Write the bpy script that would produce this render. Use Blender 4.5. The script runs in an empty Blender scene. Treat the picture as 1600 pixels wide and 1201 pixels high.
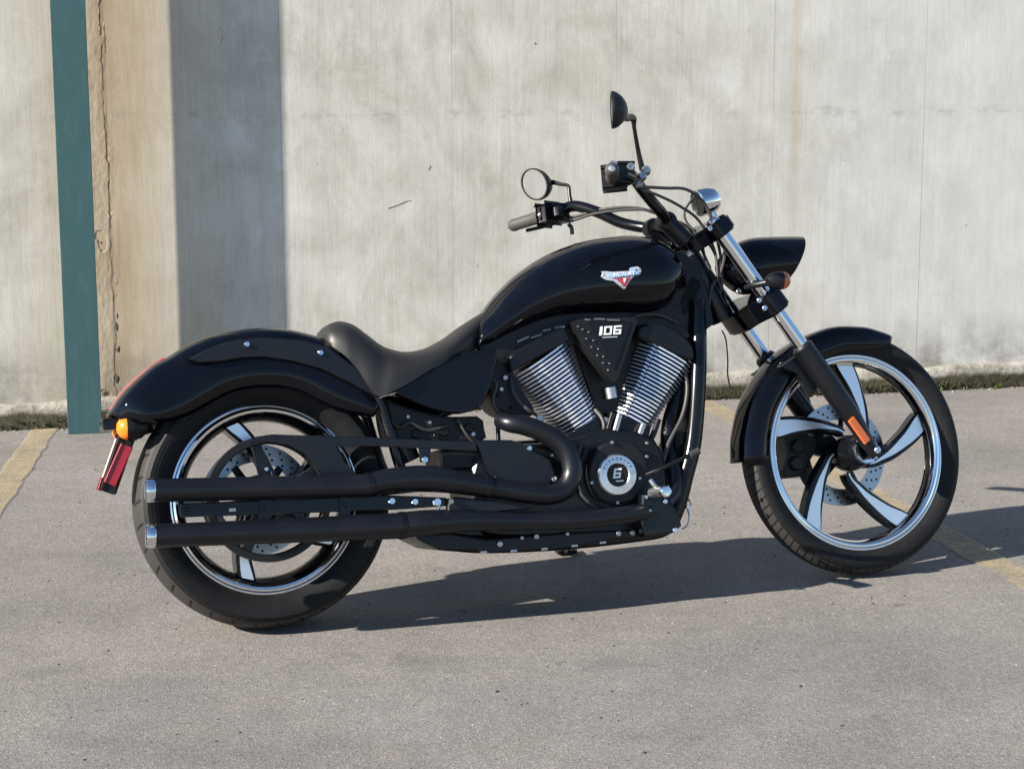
import bpy, bmesh, math, random
from mathutils import Vector as V, Matrix, Quaternion
from mathutils.bvhtree import BVHTree
random.seed(7)
sc = bpy.context.scene
col = sc.collection
R = math.radians

# ------------------------------------------------------------------ camera
FPX, PITCH, ROLL, CAMH = 2822.5, 0.16045, -0.00267, 1.3549      # focal length in pixels of the 1600 px wide photograph
fw = V((0, math.cos(PITCH), -math.sin(PITCH))); up0 = V((0, math.sin(PITCH), math.cos(PITCH))); rt0 = V((1, 0, 0))
rt = rt0 * math.cos(ROLL) + up0 * math.sin(ROLL); up = up0 * math.cos(ROLL) - rt0 * math.sin(ROLL)
EYE = V((0, 0, CAMH))
cd = bpy.data.cameras.new('camera'); cam = bpy.data.objects.new('camera', cd); col.objects.link(cam)
m = Matrix((rt, up, -fw)).transposed().to_4x4(); m.translation = EYE; cam.matrix_world = m
cd.sensor_width = 36; cd.lens = FPX / 1600 * 36; cd.clip_start = 0.05; cd.clip_end = 2000
sc.camera = cam

# ------------------------------------------------------------------ light
WALL_YAW = 0.23035
wd = V((math.cos(WALL_YAW), math.sin(WALL_YAW), 0)); wn = V((-math.sin(WALL_YAW), math.cos(WALL_YAW), 0))
SUN_EL = R(27.5); SUN_OFF = R(76.0)                             # elevation; swing away from the wall's normal
hdir = wn * math.cos(SUN_OFF) + wd * math.sin(SUN_OFF)          # the way sunlight travels, over the ground
ldir = hdir * math.cos(SUN_EL) - V((0, 0, math.sin(SUN_EL)))
sd = bpy.data.lights.new('sun', 'SUN'); sun = bpy.data.objects.new('sun', sd); col.objects.link(sun)
sd.energy = 4.3; sd.angle = R(0.55); sd.color = (1.0, 0.93, 0.82)
sun.rotation_euler = ldir.to_track_quat('-Z', 'Y').to_euler(); sun.location = (-6, 2, 6)
w = bpy.data.worlds.new('World'); sc.world = w; w.use_nodes = True
nt = w.node_tree; bg = nt.nodes['Background']; sky = nt.nodes.new('ShaderNodeTexSky')
sky.sky_type = 'NISHITA'; sky.sun_disc = False; sky.sun_elevation = SUN_EL
sky.sun_rotation = math.atan2(-hdir.x, -hdir.y)
sky.air_density = 1.0; sky.dust_density = 0.08; sky.ozone_density = 3.0
nt.links.new(sky.outputs[0], bg.inputs[0]); bg.inputs[1].default_value = 0.06
sc.view_settings.view_transform = 'Standard'; sc.view_settings.look = 'None'
sc.view_settings.exposure = 1.55; sc.view_settings.gamma = 1.0

# ------------------------------------------------------------------ materials
def mat(name, base=(.5, .5, .5), rough=.5, metal=0., coat=0., spec=.5, bump=None, **kw):
    mt = bpy.data.materials.new(name); mt.use_nodes = True
    b = mt.node_tree.nodes['Principled BSDF']
    b.inputs['Base Color'].default_value = (*base, 1); b.inputs['Roughness'].default_value = rough
    b.inputs['Metallic'].default_value = metal; b.inputs['Coat Weight'].default_value = coat
    b.inputs['Coat Roughness'].default_value = .03; b.inputs['Specular IOR Level'].default_value = spec
    for k, v in kw.items(): b.inputs[k.replace('_', ' ')].default_value = v
    if bump: add_bump(mt, *bump)
    return mt
def N(mt, t, **kw):
    n = mt.node_tree.nodes.new('ShaderNode' + t)
    for k, v in kw.items():
        if hasattr(n, k): setattr(n, k, v)
        else: n.inputs[k].default_value = v
    return n
def L(mt, a, b): mt.node_tree.links.new(a, b)
def coords(mt, scale=(1, 1, 1)):
    tc = N(mt, 'TexCoord'); mp = N(mt, 'Mapping'); mp.inputs['Scale'].default_value = scale
    L(mt, tc.outputs['Object'], mp.inputs[0]); return mp.outputs[0]
def noise(mt, vec, scale, detail=4, rough=.55, dist=0.):
    n = N(mt, 'TexNoise'); n.inputs['Scale'].default_value = scale; n.inputs['Detail'].default_value = detail
    n.inputs['Roughness'].default_value = rough; n.inputs['Distortion'].default_value = dist
    L(mt, vec, n.inputs['Vector']); return n.outputs[0]
def ramp(mt, fac, stops):
    r = N(mt, 'ValToRGB'); cr = r.color_ramp
    while len(cr.elements) < len(stops): cr.elements.new(.5)
    for e, (p, c) in zip(cr.elements, stops):
        e.position = p; e.color = (*c, 1) if len(c) == 3 else c
    L(mt, fac, r.inputs[0]); return r.outputs[0]
def g(v): return (v, v, v)
def mix(mt, fac, a, b, mode='MIX'):
    n = N(mt, 'Mix'); n.data_type = 'RGBA'; n.blend_type = mode
    if hasattr(fac, 'name'): L(mt, fac, n.inputs[0])
    else: n.inputs[0].default_value = fac
    for s, i in ((a, 6), (b, 7)):
        if hasattr(s, 'name'): L(mt, s, n.inputs[i])
        else: n.inputs[i].default_value = (*s, 1)
    return n.outputs[2]
def math_(mt, op, a, b=None, c=None):
    n = N(mt, 'Math'); n.operation = op
    for i, s in enumerate((a, b, c)):
        if s is None: continue
        if hasattr(s, 'name'): L(mt, s, n.inputs[i])
        else: n.inputs[i].default_value = s
    return n.outputs[0]
def bsdf(mt): return mt.node_tree.nodes['Principled BSDF']
def bump_from(mt, h, strength=.3, dist=.01):
    bp = N(mt, 'Bump'); bp.inputs['Strength'].default_value = strength; bp.inputs['Distance'].default_value = dist
    L(mt, h, bp.inputs['Height']); L(mt, bp.outputs[0], bsdf(mt).inputs['Normal'])
def add_bump(mt, scale, strength, dist=.002):
    bump_from(mt, noise(mt, coords(mt), scale, 6), strength, dist)
def dusty(mt, base, dust, scale=9, r0=.1, r1=.3, amt=.5):
    v = coords(mt); n = noise(mt, v, scale, 6, .65)
    f = ramp(mt, n, [(.42, g(0)), (.75, g(amt))])
    L(mt, mix(mt, f, base, dust), bsdf(mt).inputs['Base Color'])
    r = N(mt, 'MapRange'); L(mt, f, r.inputs[0]); r.inputs[3].default_value = r0; r.inputs[4].default_value = r1
    L(mt, r.outputs[0], bsdf(mt).inputs['Roughness'])

PAINT = mat('black_paint', (.006, .007, .009), .12, coat=0.0, spec=.32); dusty(PAINT, (.0016, .0022, .0042), (.005, .0052, .0062), 14, .02, .10, .35)
SATIN = mat('satin_black', (.016, .017, .02), .42, spec=.4, bump=(140, .05)); dusty(SATIN, (.0045, .0052, .0085), (.010, .0105, .012), 11, .34, .48, .5)
FRAME = mat('frame_black', (.0035, .0038, .005), .2, spec=.38)
PLAST = mat('black_plastic', (.007, .007, .008), .45, spec=.35)
ENGB = mat('engine_black', (.012, .013, .014), .38); dusty(ENGB, (.0035, .0042, .0058), (.010, .010, .0105), 18, .30, .5, .5); bsdf(ENGB).inputs['Specular IOR Level'].default_value = .35
RUBR = mat('grip_rubber', (.035, .033, .032), .5)
SEATM = mat('seat_vinyl', (.012, .0115, .0112), .48, bump=(260, .14, .001))
CHROME = mat('chrome', (.78, .79, .80), .07, 1.0)
BRUSH = mat('machined_alloy', (.84, .845, .86), .34, 1.0, bump=(420, .05, .0005))
ALLOY = mat('cast_alloy', (.52, .52, .52), .38, 1.0)
DISCM = mat('brake_steel', (.45, .45, .46), .28, 1.0)
FIN = mat('fin_alloy', (.88, .89, .99), .34, .75)
AMBER = mat('amber_lens', (.85, .20, .008), .16, coat=.6)
AMBERD = mat('amber_reflector', (.50, .115, .02), .3, coat=.4)
RED = mat('red_lens', (.26, .018, .024), .12, coat=.8)
REDR = mat('red_reflector', (.30, .016, .03), .3)
GLASS = mat('mirror_glass', (.82, .83, .84), .02, 1.0)
WHITE = mat('print_white', (.8, .8, .8), .4)
BLUEW = mat('badge_blue', (.38, .55, .78), .3, .3)
REDV = mat('badge_red', (.45, .03, .05), .3)
LENS = mat('headlamp_lens', (.85, .87, .9), .05, 0.2, coat=1.)
GREEN = mat('post_green', (.02, .09, .09), .7, spec=.3)
v = coords(GREEN, (1, 1, .25)); n = noise(GREEN, v, 22, 8, .72)
L(GREEN, ramp(GREEN, n, [(.3, (.033, .088, .098)), (.55, (.043, .102, .110)), (.72, (.064, .118, .120)), (.85, (.11, .15, .145))]), bsdf(GREEN).inputs['Base Color'])
bump_from(GREEN, noise(GREEN, coords(GREEN), 60, 3), .05, .003)

def tyre_mat(name, nblk, slant, ymax, ymin, width, r_in, R_out):
    """rubber with grooves cut as relief and darker colour; angle round the axle drives the pattern"""
    mt = mat(name, (.03, .03, .031), .6, spec=.22)
    tc = N(mt, 'TexCoord'); sx = N(mt, 'SeparateXYZ'); L(mt, tc.outputs['Object'], sx.inputs[0])
    x, y, z = sx.outputs
    ang = math_(mt, 'ARCTAN2', z, x); ay = math_(mt, 'ABSOLUTE', y)
    t = math_(mt, 'ADD', math_(mt, 'MULTIPLY', ang, nblk / (2 * math.pi)), math_(mt, 'MULTIPLY', ay, slant))
    fr = math_(mt, 'FRACT', t)
    line = math_(mt, 'LESS_THAN', fr, width)
    rr = math_(mt, 'SQRT', math_(mt, 'ADD', math_(mt, 'MULTIPLY', x, x), math_(mt, 'MULTIPLY', z, z)))
    onb = math_(mt, 'MULTIPLY', math_(mt, 'LESS_THAN', ay, ymax), math_(mt, 'GREATER_THAN', ay, ymin))
    onb = math_(mt, 'MULTIPLY', onb, math_(mt, 'GREATER_THAN', rr, r_in))
    gr = math_(mt, 'MULTIPLY', line, onb)
    nn = noise(mt, coords(mt), 30, 6, .7)
    c1 = ramp(mt, nn, [(.3, (.006, .0062, .0072)), (.75, (.013, .0128, .0132))])
    tread = math_(mt, 'GREATER_THAN', rr, R_out)
    c2 = mix(mt, tread, c1, (.034, .031, .030))
    L(mt, mix(mt, gr, c2, (.006, .006, .006)), bsdf(mt).inputs['Base Color'])
    # fine moulded ribs round the sidewall
    rib = math_(mt, 'SINE', math_(mt, 'MULTIPLY', rr, 700.))
    h = math_(mt, 'SUBTRACT', math_(mt, 'MULTIPLY', rib, .06), gr)
    bump_from(mt, h, .7, .003)
    return mt
TYRE_R = tyre_mat('tyre_rubber_rear', 34, 5.0, .077, .028, .13, .29, .309)
TYRE_F = tyre_mat('tyre_rubber_front', 84, 16.0, .046, .008, .20, .318, .331)

def wall_mat():
    mt = mat('weathered_concrete', (.5, .48, .44), .85)
    tc = N(mt, 'TexCoord'); P = tc.outputs['Object']
    sx = N(mt, 'SeparateXYZ'); L(mt, P, sx.inputs[0]); X, Y, Z = sx.outputs
    vs = coords(mt, (1, 1, .10)); vs2 = coords(mt, (1, 1, .035))
    base = ramp(mt, noise(mt, P, 3.1, 9, .68, .3), [(.28, (.42, .395, .34)), (.5, (.53, .508, .45)), (.72, (.61, .595, .545))])
    st = ramp(mt, noise(mt, vs, 22, 7, .68), [(.30, g(.91)), (.5, g(1.)), (.72, g(1.04))])
    c = mix(mt, .85, base, st, 'MULTIPLY')
    st2 = ramp(mt, noise(mt, vs2, 95, 4, .6), [(.3, g(.88)), (.55, g(1.)), (.8, g(1.05))])
    c = mix(mt, .8, c, st2, 'MULTIPLY')
    bands = ramp(mt, noise(mt, coords(mt, (1, 1, .012)), 11, 3, .5), [(.3, g(.95)), (.5, g(1.)), (.7, g(1.03))])
    c = mix(mt, .9, c, bands, 'MULTIPLY')
    smut = ramp(mt, noise(mt, coords(mt, (1, 1, .62)), 3.0, 10, .76, .9), [(.46, g(0)), (.70, g(.8))])
    c = mix(mt, smut, c, mix(mt, .8, c, (.66, .655, .64), 'MULTIPLY'))
    fine = ramp(mt, noise(mt, P, 130, 5, .7), [(.25, g(.86)), (.55, g(1.)), (.85, g(1.07))])
    c = mix(mt, .8, c, fine, 'MULTIPLY')
    # bleached patches
    bl = ramp(mt, noise(mt, coords(mt, (1, 1, .55)), 4.3, 9, .7, .4), [(.55, g(0)), (.75, g(.65))])
    c = mix(mt, bl, c, (.68, .68, .66))
    # cooler towards the right end
    rg = N(mt, 'MapRange'); L(mt, X, rg.inputs[0]); rg.inputs[1].default_value = 2.2; rg.inputs[2].default_value = 4.4; rg.inputs[3].default_value = 0; rg.inputs[4].default_value = .5
    c = mix(mt, rg.outputs[0], c, mix(mt, st, (.55, .56, .575), (.61, .615, .63)))
    # ochre leaching around the rough joint behind the post
    dx = math_(mt, 'ABSOLUTE', math_(mt, 'SUBTRACT', math_(mt, 'ADD', X, math_(mt, 'MULTIPLY', math_(mt, 'SUBTRACT', noise(mt, vs, 5, 4), .5), .5)), .13))
    rs = N(mt, 'MapRange'); L(mt, dx, rs.inputs[0]); rs.inputs[1].default_value = .02; rs.inputs[2].default_value = .5; rs.inputs[3].default_value = .9; rs.inputs[4].default_value = 0
    oc = ramp(mt, noise(mt, coords(mt, (1, 1, .3)), 9, 6, .65), [(.3, (.36, .27, .165)), (.55, (.45, .36, .245)), (.8, (.53, .46, .355))])
    c = mix(mt, rs.outputs[0], c, mix(mt, .8, oc, st2, 'MULTIPLY'))
    # ragged crack running down beside the post, with darker stains along it
    cn = math_(mt, 'ADD', math_(mt, 'MULTIPLY', math_(mt, 'SUBTRACT', noise(mt, coords(mt, (.01, .01, 1)), 4.5, 5, .7), .5), .05), .092)
    cd_ = math_(mt, 'ABSOLUTE', math_(mt, 'SUBTRACT', X, cn))
    cr = N(mt, 'MapRange'); L(mt, cd_, cr.inputs[0]); cr.inputs[1].default_value = .002; cr.inputs[2].default_value = .007; cr.inputs[3].default_value = 1; cr.inputs[4].default_value = 0
    ck = math_(mt, 'MULTIPLY', cr.outputs[0], ramp(mt, noise(mt, coords(mt, (1, 1, .6)), 14, 5, .7), [(.38, g(.05)), (.60, g(.75))]))
    c = mix(mt, ck, c, (.18, .14, .095))
    cs = N(mt, 'MapRange'); L(mt, cd_, cs.inputs[0]); cs.inputs[1].default_value = .0; cs.inputs[2].default_value = .09; cs.inputs[3].default_value = .85; cs.inputs[4].default_value = 0
    c = mix(mt, math_(mt, 'MULTIPLY', cs.outputs[0], ramp(mt, noise(mt, coords(mt, (1, 1, .22)), 17, 7, .72), [(.40, g(0)), (.66, g(1))])), c, (.30, .22, .13))
    # brown streak on the right (rust run)
    rx = math_(mt, 'ABSOLUTE', math_(mt, 'SUBTRACT', X, 3.06))
    rz = N(mt, 'MapRange'); L(mt, Z, rz.inputs[0]); rz.inputs[1].default_value = .55; rz.inputs[2].default_value = 1.2
    rw = N(mt, 'MapRange'); L(mt, rx, rw.inputs[0]); rw.inputs[1].default_value = 0; rw.inputs[2].default_value = .035; rw.inputs[3].default_value = .4; rw.inputs[4].default_value = 0
    c = mix(mt, math_(mt, 'MULTIPLY', rw.outputs[0], rz.outputs[0]), c, (.42, .30, .18))
    # grime in the seam and along the foot
    sz = math_(mt, 'ABSOLUTE', math_(mt, 'SUBTRACT', Z, 1.262))
    sr = N(mt, 'MapRange'); L(mt, sz, sr.inputs[0]); sr.inputs[1].default_value = 0; sr.inputs[2].default_value = .035; sr.inputs[3].default_value = 1; sr.inputs[4].default_value = 0
    sn = ramp(mt, noise(mt, coords(mt, (1, 1, 2.)), 6, 7, .75), [(.5, g(0)), (.68, g(.85))])
    c = mix(mt, math_(mt, 'MULTIPLY', sr.outputs[0], sn), c, (.24, .235, .21))
    fz = N(mt, 'MapRange'); L(mt, math_(mt, 'ADD', Z, math_(mt, 'MULTIPLY', noise(mt, vs, 8, 6), -.28)), fz.inputs[0]); fz.inputs[1].default_value = .0; fz.inputs[2].default_value = .22; fz.inputs[3].default_value = .9; fz.inputs[4].default_value = 0
    fn = ramp(mt, noise(mt, P, 5, 6, .7), [(.4, g(.1)), (.65, g(1))])
    c = mix(mt, math_(mt, 'MULTIPLY', fz.outputs[0], fn), c, (.17, .155, .13))
    # pock marks
    pk = ramp(mt, noise(mt, coords(mt, (1, 1, .6)), 42, 3, .5), [(.22, g(1)), (.29, g(0))])
    c = mix(mt, math_(mt, 'MULTIPLY', pk, .5), c, (.2, .19, .17))
    L(mt, c, bsdf(mt).inputs['Base Color'])
    h = math_(mt, 'ADD', math_(mt, 'MULTIPLY', noise(mt, vs, 60, 6, .7), .7), noise(mt, P, 120, 5, .7))
    bump_from(mt, math_(mt, 'SUBTRACT', h, math_(mt, 'MULTIPLY', pk, 1.)), .22, .003)
    return mt
CONC = wall_mat()
def footing_mat():
    mt = mat('mossy_concrete', (.4, .38, .34), .9)
    tc = N(mt, 'TexCoord'); P = tc.outputs['Object']; sx = N(mt, 'SeparateXYZ'); L(mt, P, sx.inputs[0]); X, Y, Z = sx.outputs
    c = ramp(mt, noise(mt, P, 14, 7, .7), [(.25, (.13, .118, .098)), (.48, (.30, .28, .24)), (.75, (.45, .43, .385))])
    mr = N(mt, 'MapRange'); L(mt, math_(mt, 'ADD', Z, math_(mt, 'MULTIPLY', math_(mt, 'SUBTRACT', noise(mt, P, 9, 5), .5), -.07)), mr.inputs[0]); mr.inputs[1].default_value = .055; mr.inputs[2].default_value = .075; mr.inputs[3].default_value = 1; mr.inputs[4].default_value = 0
    ms = ramp(mt, noise(mt, P, 40, 6, .7), [(.3, (.022, .020, .010)), (.55, (.050, .046, .022)), (.8, (.11, .098, .062))])
    L(mt, mix(mt, mr.outputs[0], c, ms), bsdf(mt).inputs['Base Color'])
    bump_from(mt, noise(mt, P, 50, 6, .75), .8, .012)
    return mt
FOOT = footing_mat()
MOSS = mat('moss_green', (.045, .06, .018), .9)
n = noise(MOSS, coords(MOSS), 25, 4); L(MOSS, ramp(MOSS, n, [(.3, (.022, .022, .010)), (.55, (.045, .044, .019)), (.75, (.085, .082, .036))]), bsdf(MOSS).inputs['Base Color'])
WEED = mat('weed_green', (.09, .14, .03), .7)
def asphalt_mat():
    mt = mat('worn_asphalt', (.2, .19, .18), .95, spec=.15)
    tc = N(mt, 'TexCoord'); P = tc.outputs['Object']
    big = ramp(mt, noise(mt, P, .9, 6, .6), [(.3, (.150, .141, .134)), (.5, (.190, .177, .166)), (.72, (.222, .207, .194))])
    med = ramp(mt, noise(mt, P, 7, 6, .7), [(.3, g(.86)), (.55, g(1.)), (.8, g(1.1))])
    c = mix(mt, .9, big, med, 'MULTIPLY')
    vo = N(mt, 'TexVoronoi'); vo.inputs['Scale'].default_value = 210; L(mt, P, vo.inputs['Vector'])
    agg = ramp(mt, N_sep(mt, vo.outputs['Color']), [(0, g(.55)), (.25, g(.85)), (.6, g(1.02)), (.85, g(1.18)), (1, g(1.7))])
    c = mix(mt, .6, c, agg, 'MULTIPLY')
    f2 = ramp(mt, noise(mt, P, 330, 3, .6), [(.3, g(.75)), (.5, g(1)), (.7, g(1.25))])
    c = mix(mt, .55, c, f2, 'MULTIPLY')
    v2 = N(mt, 'TexVoronoi'); v2.inputs['Scale'].default_value = 34; L(mt, P, v2.inputs['Vector'])
    sel = math_(mt, 'MULTIPLY', math_(mt, 'LESS_THAN', v2.outputs['Distance'], .13), math_(mt, 'GREATER_THAN', N_sep(mt, v2.outputs['Color']), .80))
    c = mix(mt, math_(mt, 'MULTIPLY', sel, .75), c, (.07, .066, .06))
    # faint oil / tyre patches
    oil = ramp(mt, noise(mt, coords(mt, (1, 2.2, 1)), 1.7, 5, .6), [(.58, g(0)), (.72, g(.38))])
    c = mix(mt, oil, c, (.09, .085, .08))
    sp = ramp(mt, noise(mt, coords(mt, (1, 1.6, 1)), 6.5, 4, .6), [(.66, g(0)), (.73, g(.6))])
    c = mix(mt, sp, c, (.075, .07, .066))
    yl = ramp(mt, noise(mt, P, 2.6, 5, .65), [(.55, g(0)), (.72, g(.22))])
    c = mix(mt, math_(mt, 'MULTIPLY', yl, .7), c, (.28, .245, .20))
    L(mt, c, bsdf(mt).inputs['Base Color'])
    bump_from(mt, math_(mt, 'ADD', vo.outputs['Distance'], math_(mt, 'MULTIPLY', noise(mt, P, 80, 5, .7), 1.2)), .28, .004)
    return mt
def N_sep(mt, colr):
    s = N(mt, 'SeparateColor'); L(mt, colr, s.inputs[0]); return s.outputs[0]
ASPH = asphalt_mat()
def yellow_mat():
    mt = mat('faded_yellow_paint', (.5, .38, .16), .85)
    P = coords(mt); b = bsdf(mt)
    L(mt, ramp(mt, noise(mt, P, 12, 5, .7), [(.3, (.33, .265, .155)), (.6, (.42, .345, .20)), (.8, (.47, .40, .26))]), b.inputs['Base Color'])
    tr = N(mt, 'BsdfTransparent'); ms = N(mt, 'MixShader')
    a = ramp(mt, math_(mt, 'ADD', math_(mt, 'MULTIPLY', noise(mt, P, 140, 4, .75), .6), math_(mt, 'MULTIPLY', noise(mt, P, 7, 6, .7), .45)), [(.36, g(0)), (.62, g(.66))])
    L(mt, a, ms.inputs[0]); L(mt, tr.outputs[0], ms.inputs[1]); L(mt, b.outputs[0], ms.inputs[2])
    L(mt, ms.outputs[0], mt.node_tree.nodes['Material Output'].inputs[0]); return mt
YELL = yellow_mat()
PEBL = mat('pebble_grey', (.36, .34, .32), .9, spec=.1)
PEBD = mat('pebble_dark', (.05, .046, .042), .9, spec=.1)

# ------------------------------------------------------------------ mesh helpers
def link(name, me, parent=None, mt=None, smooth=38):
    o = bpy.data.objects.new(name, me); col.objects.link(o)
    if mt is not None and not me.materials: me.materials.append(mt)
    if parent is not None: o.parent = parent
    return o
def mesh(name, verts, faces, mt=None, parent=None, smooth=38):
    me = bpy.data.meshes.new(name); me.from_pydata([tuple(p) for p in verts], [], faces); me.update()
    bm = bmesh.new(); bm.from_mesh(me); bmesh.ops.recalc_face_normals(bm, faces=bm.faces); bm.to_mesh(me); bm.free()
    if smooth:
        me.shade_smooth(); me.set_sharp_from_angle(angle=R(smooth))
    return link(name, me, parent, mt)
def crisp(o):
    md = o.modifiers.new('normals', 'WEIGHTED_NORMAL'); md.keep_sharp = True; md.weight = 60; return o
def from_bm(name, bm, mt=None, parent=None, smooth=38):
    bmesh.ops.recalc_face_normals(bm, faces=bm.faces)
    me = bpy.data.meshes.new(name); bm.to_mesh(me); bm.free()
    if smooth:
        me.shade_smooth(); me.set_sharp_from_angle(angle=R(smooth))
    return link(name, me, parent, mt)
def crom(pts, n):
    """n points on a Catmull-Rom curve through pts (tuples of any length), even in arc length"""
    P = [tuple(p) for p in pts]; k = len(P[0])
    P = [tuple(2 * a - b for a, b in zip(P[0], P[1]))] + P + [tuple(2 * a - b for a, b in zip(P[-1], P[-2]))]
    dense = []
    for i in range(1, len(P) - 2):
        for s in range(16):
            t = s / 16
            dense.append(tuple(.5 * (2 * P[i][j] + (P[i + 1][j] - P[i - 1][j]) * t + (2 * P[i - 1][j] - 5 * P[i][j] + 4 * P[i + 1][j] - P[i + 2][j]) * t * t + (3 * P[i][j] - P[i - 1][j] - 3 * P[i + 1][j] + P[i + 2][j]) * t ** 3) for j in range(k)))
    dense.append(P[-2])
    d = [0.]
    for a, b in zip(dense, dense[1:]): d.append(d[-1] + math.sqrt(sum((p - q) ** 2 for p, q in zip(a[:3], b[:3]))))
    out = []; j = 0
    for i in range(n):
        t = d[-1] * i / (n - 1)
        while j < len(d) - 2 and d[j + 1] < t: j += 1
        f = (t - d[j]) / max(1e-9, d[j + 1] - d[j])
        out.append(tuple(a + (b - a) * f for a, b in zip(dense[j], dense[j + 1])))
    return out
def tube(name, pts, mt, parent, r=None, n=40, seg=16, cap=True):
    """pts: (x,y,z[,r]) smoothed into a round pipe"""
    pts = [tuple(p) if len(p) > 3 else (*p, r) for p in pts]
    C = crom(pts, n) if len(pts) > 2 else [tuple(a + (b - a) * i / 3 for a, b in zip(*pts)) for i in range(4)]
    vs, fs = [], []; nrm = None
    for i, c in enumerate(C):
        a = V(C[max(0, i - 1)][:3]); b = V(C[min(len(C) - 1, i + 1)][:3]); t = (b - a).normalized()
        if nrm is None: nrm = t.orthogonal().normalized()
        nrm = (nrm - t * nrm.dot(t)).normalized(); bn = t.cross(nrm)
        for k in range(seg):
            q = 2 * math.pi * k / seg; vs.append(V(c[:3]) + (nrm * math.cos(q) + bn * math.sin(q)) * c[3])
    for i in range(len(C) - 1):
        for k in range(seg): fs.append((i * seg + k, i * seg + (k + 1) % seg, (i + 1) * seg + (k + 1) % seg, (i + 1) * seg + k))
    if cap: fs += [tuple(range(seg)), tuple(range((len(C) - 1) * seg, len(C) * seg))]
    return mesh(name, vs, fs, mt, parent)
def lathe(name, prof, mt, parent, seg=72, closed=True, axis=None, at=None, smooth=30):
    """prof: (radius, along) spun round Y, or round axis at a point"""
    q = V((0, 1, 0)).rotation_difference(V(axis)) if axis is not None else Quaternion()
    o = V(at) if at is not None else V()
    vs, fs = [], []; m_ = len(prof)
    for k in range(seg):
        a = 2 * math.pi * k / seg
        for r, y in prof: vs.append(o + q @ V((r * math.cos(a), y, r * math.sin(a))))
    for k in range(seg):
        k2 = (k + 1) % seg
        for i in range(m_ if closed else m_ - 1): j = (i + 1) % m_; fs.append((k * m_ + i, k * m_ + j, k2 * m_ + j, k2 * m_ + i))
    if not closed:
        for i in (0, m_ - 1):
            if prof[i][0] > 1e-5: fs.append(tuple(k * m_ + i for k in range(seg)))
    o_ = mesh(name, vs, fs, mt, parent, None)
    bm = bmesh.new(); bm.from_mesh(o_.data); bmesh.ops.remove_doubles(bm, verts=bm.verts, dist=1e-6); bmesh.ops.recalc_face_normals(bm, faces=bm.faces); bm.to_mesh(o_.data); bm.free()
    o_.data.shade_smooth(); o_.data.set_sharp_from_angle(angle=R(smooth)); return o_
def plate(name, pts, th, mt, parent, bev=.003, seg=2, smooth=35):
    """pts: outline (x,y,z) of the near face; the plate reaches th further to the left side (+y)"""
    bm = bmesh.new(); f = bm.faces.new([bm.verts.new(p) for p in pts])
    ext = bmesh.ops.extrude_face_region(bm, geom=[f])
    for v_ in ext['geom']:
        if isinstance(v_, bmesh.types.BMVert): v_.co.y += th
    bmesh.ops.recalc_face_normals(bm, faces=bm.faces)
    if bev:
        big = [fc for fc in bm.faces if len(fc.verts) == len(pts) and (len(pts) != 4 or abs(fc.normal.y) > .9)]
        ed = {e for fc in big for e in fc.edges}
        bmesh.ops.bevel(bm, geom=list(ed), offset=bev, segments=seg, profile=.6, affect='EDGES', clamp_overlap=True)
    return crisp(from_bm(name, bm, mt, parent, smooth))
def box(name, c, ax, size, mt, parent, bev=.004, smooth=35):
    """centre, three axes, full sizes"""
    bm = bmesh.new(); bmesh.ops.create_cube(bm, size=1)
    for v_ in bm.verts: v_.co = V(c) + V(ax[0]) * v_.co.x * size[0] + V(ax[1]) * v_.co.y * size[1] + V(ax[2]) * v_.co.z * size[2]
    if bev: bmesh.ops.bevel(bm, geom=bm.edges[:], offset=bev, segments=2, profile=.6, affect='EDGES', clamp_overlap=True)
    return crisp(from_bm(name, bm, mt, parent, smooth))
XYZ = (V((1, 0, 0)), V((0, 1, 0)), V((0, 0, 1)))
def shell(name, T, B, HW, p, mt, parent, n=44, m_=24, solid=False, thick=.004, smooth=40, flare=0.):
    """T: crown points (x,z), B: lower edge points (x,z) at half-width HW; section is a superellipse arch"""
    S = crom([(t[0], t[1], b[0], b[1], h) for t, b, h in zip(T, B, HW)], n)
    vs, fs = [], []
    for tx, tz, bx, bz, hw in S:
        for k in range(m_ + 1):
            a = math.pi * (k / m_ - .5); s, c = math.sin(a), math.cos(a)
            d = 1 - max(0., c) ** (2 / p); y = math.copysign(abs(s) ** (2 / p), s) * hw * (1 + flare * (d - 1))
            vs.append((tx + (bx - tx) * d, y, tz + (bz - tz) * d))
    w_ = m_ + 1
    for i in range(n - 1):
        for k in range(m_): fs.append((i * w_ + k, i * w_ + k + 1, (i + 1) * w_ + k + 1, (i + 1) * w_ + k))
        if solid: fs.append((i * w_, i * w_ + m_, (i + 1) * w_ + m_, (i + 1) * w_))
    if solid: fs += [tuple(range(w_)), tuple(range((n - 1) * w_, n * w_))]
    o = mesh(name, vs, fs, mt, parent, smooth)
    if not solid:
        md = o.modifiers.new('thickness', 'SOLIDIFY'); md.thickness = thick; md.offset = -1
    return o
def bolt(p, r, parent, mt=None, name='bolt', h=.006, d=(0, -1, 0)):
    return lathe(name, [(0, 0), (r, 0), (r, h * .55), (r * .75, h), (r * .42, h), (r * .38, h * .6), (0, h * .6)], mt or CHROME, parent, 14, False, d, p)
def tag(o, label=None, cat=None, group=None, kind=None):
    for k, v_ in (('label', label), ('category', cat), ('group', group), ('kind', kind)):
        if v_: o[k] = v_
    return o
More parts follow.
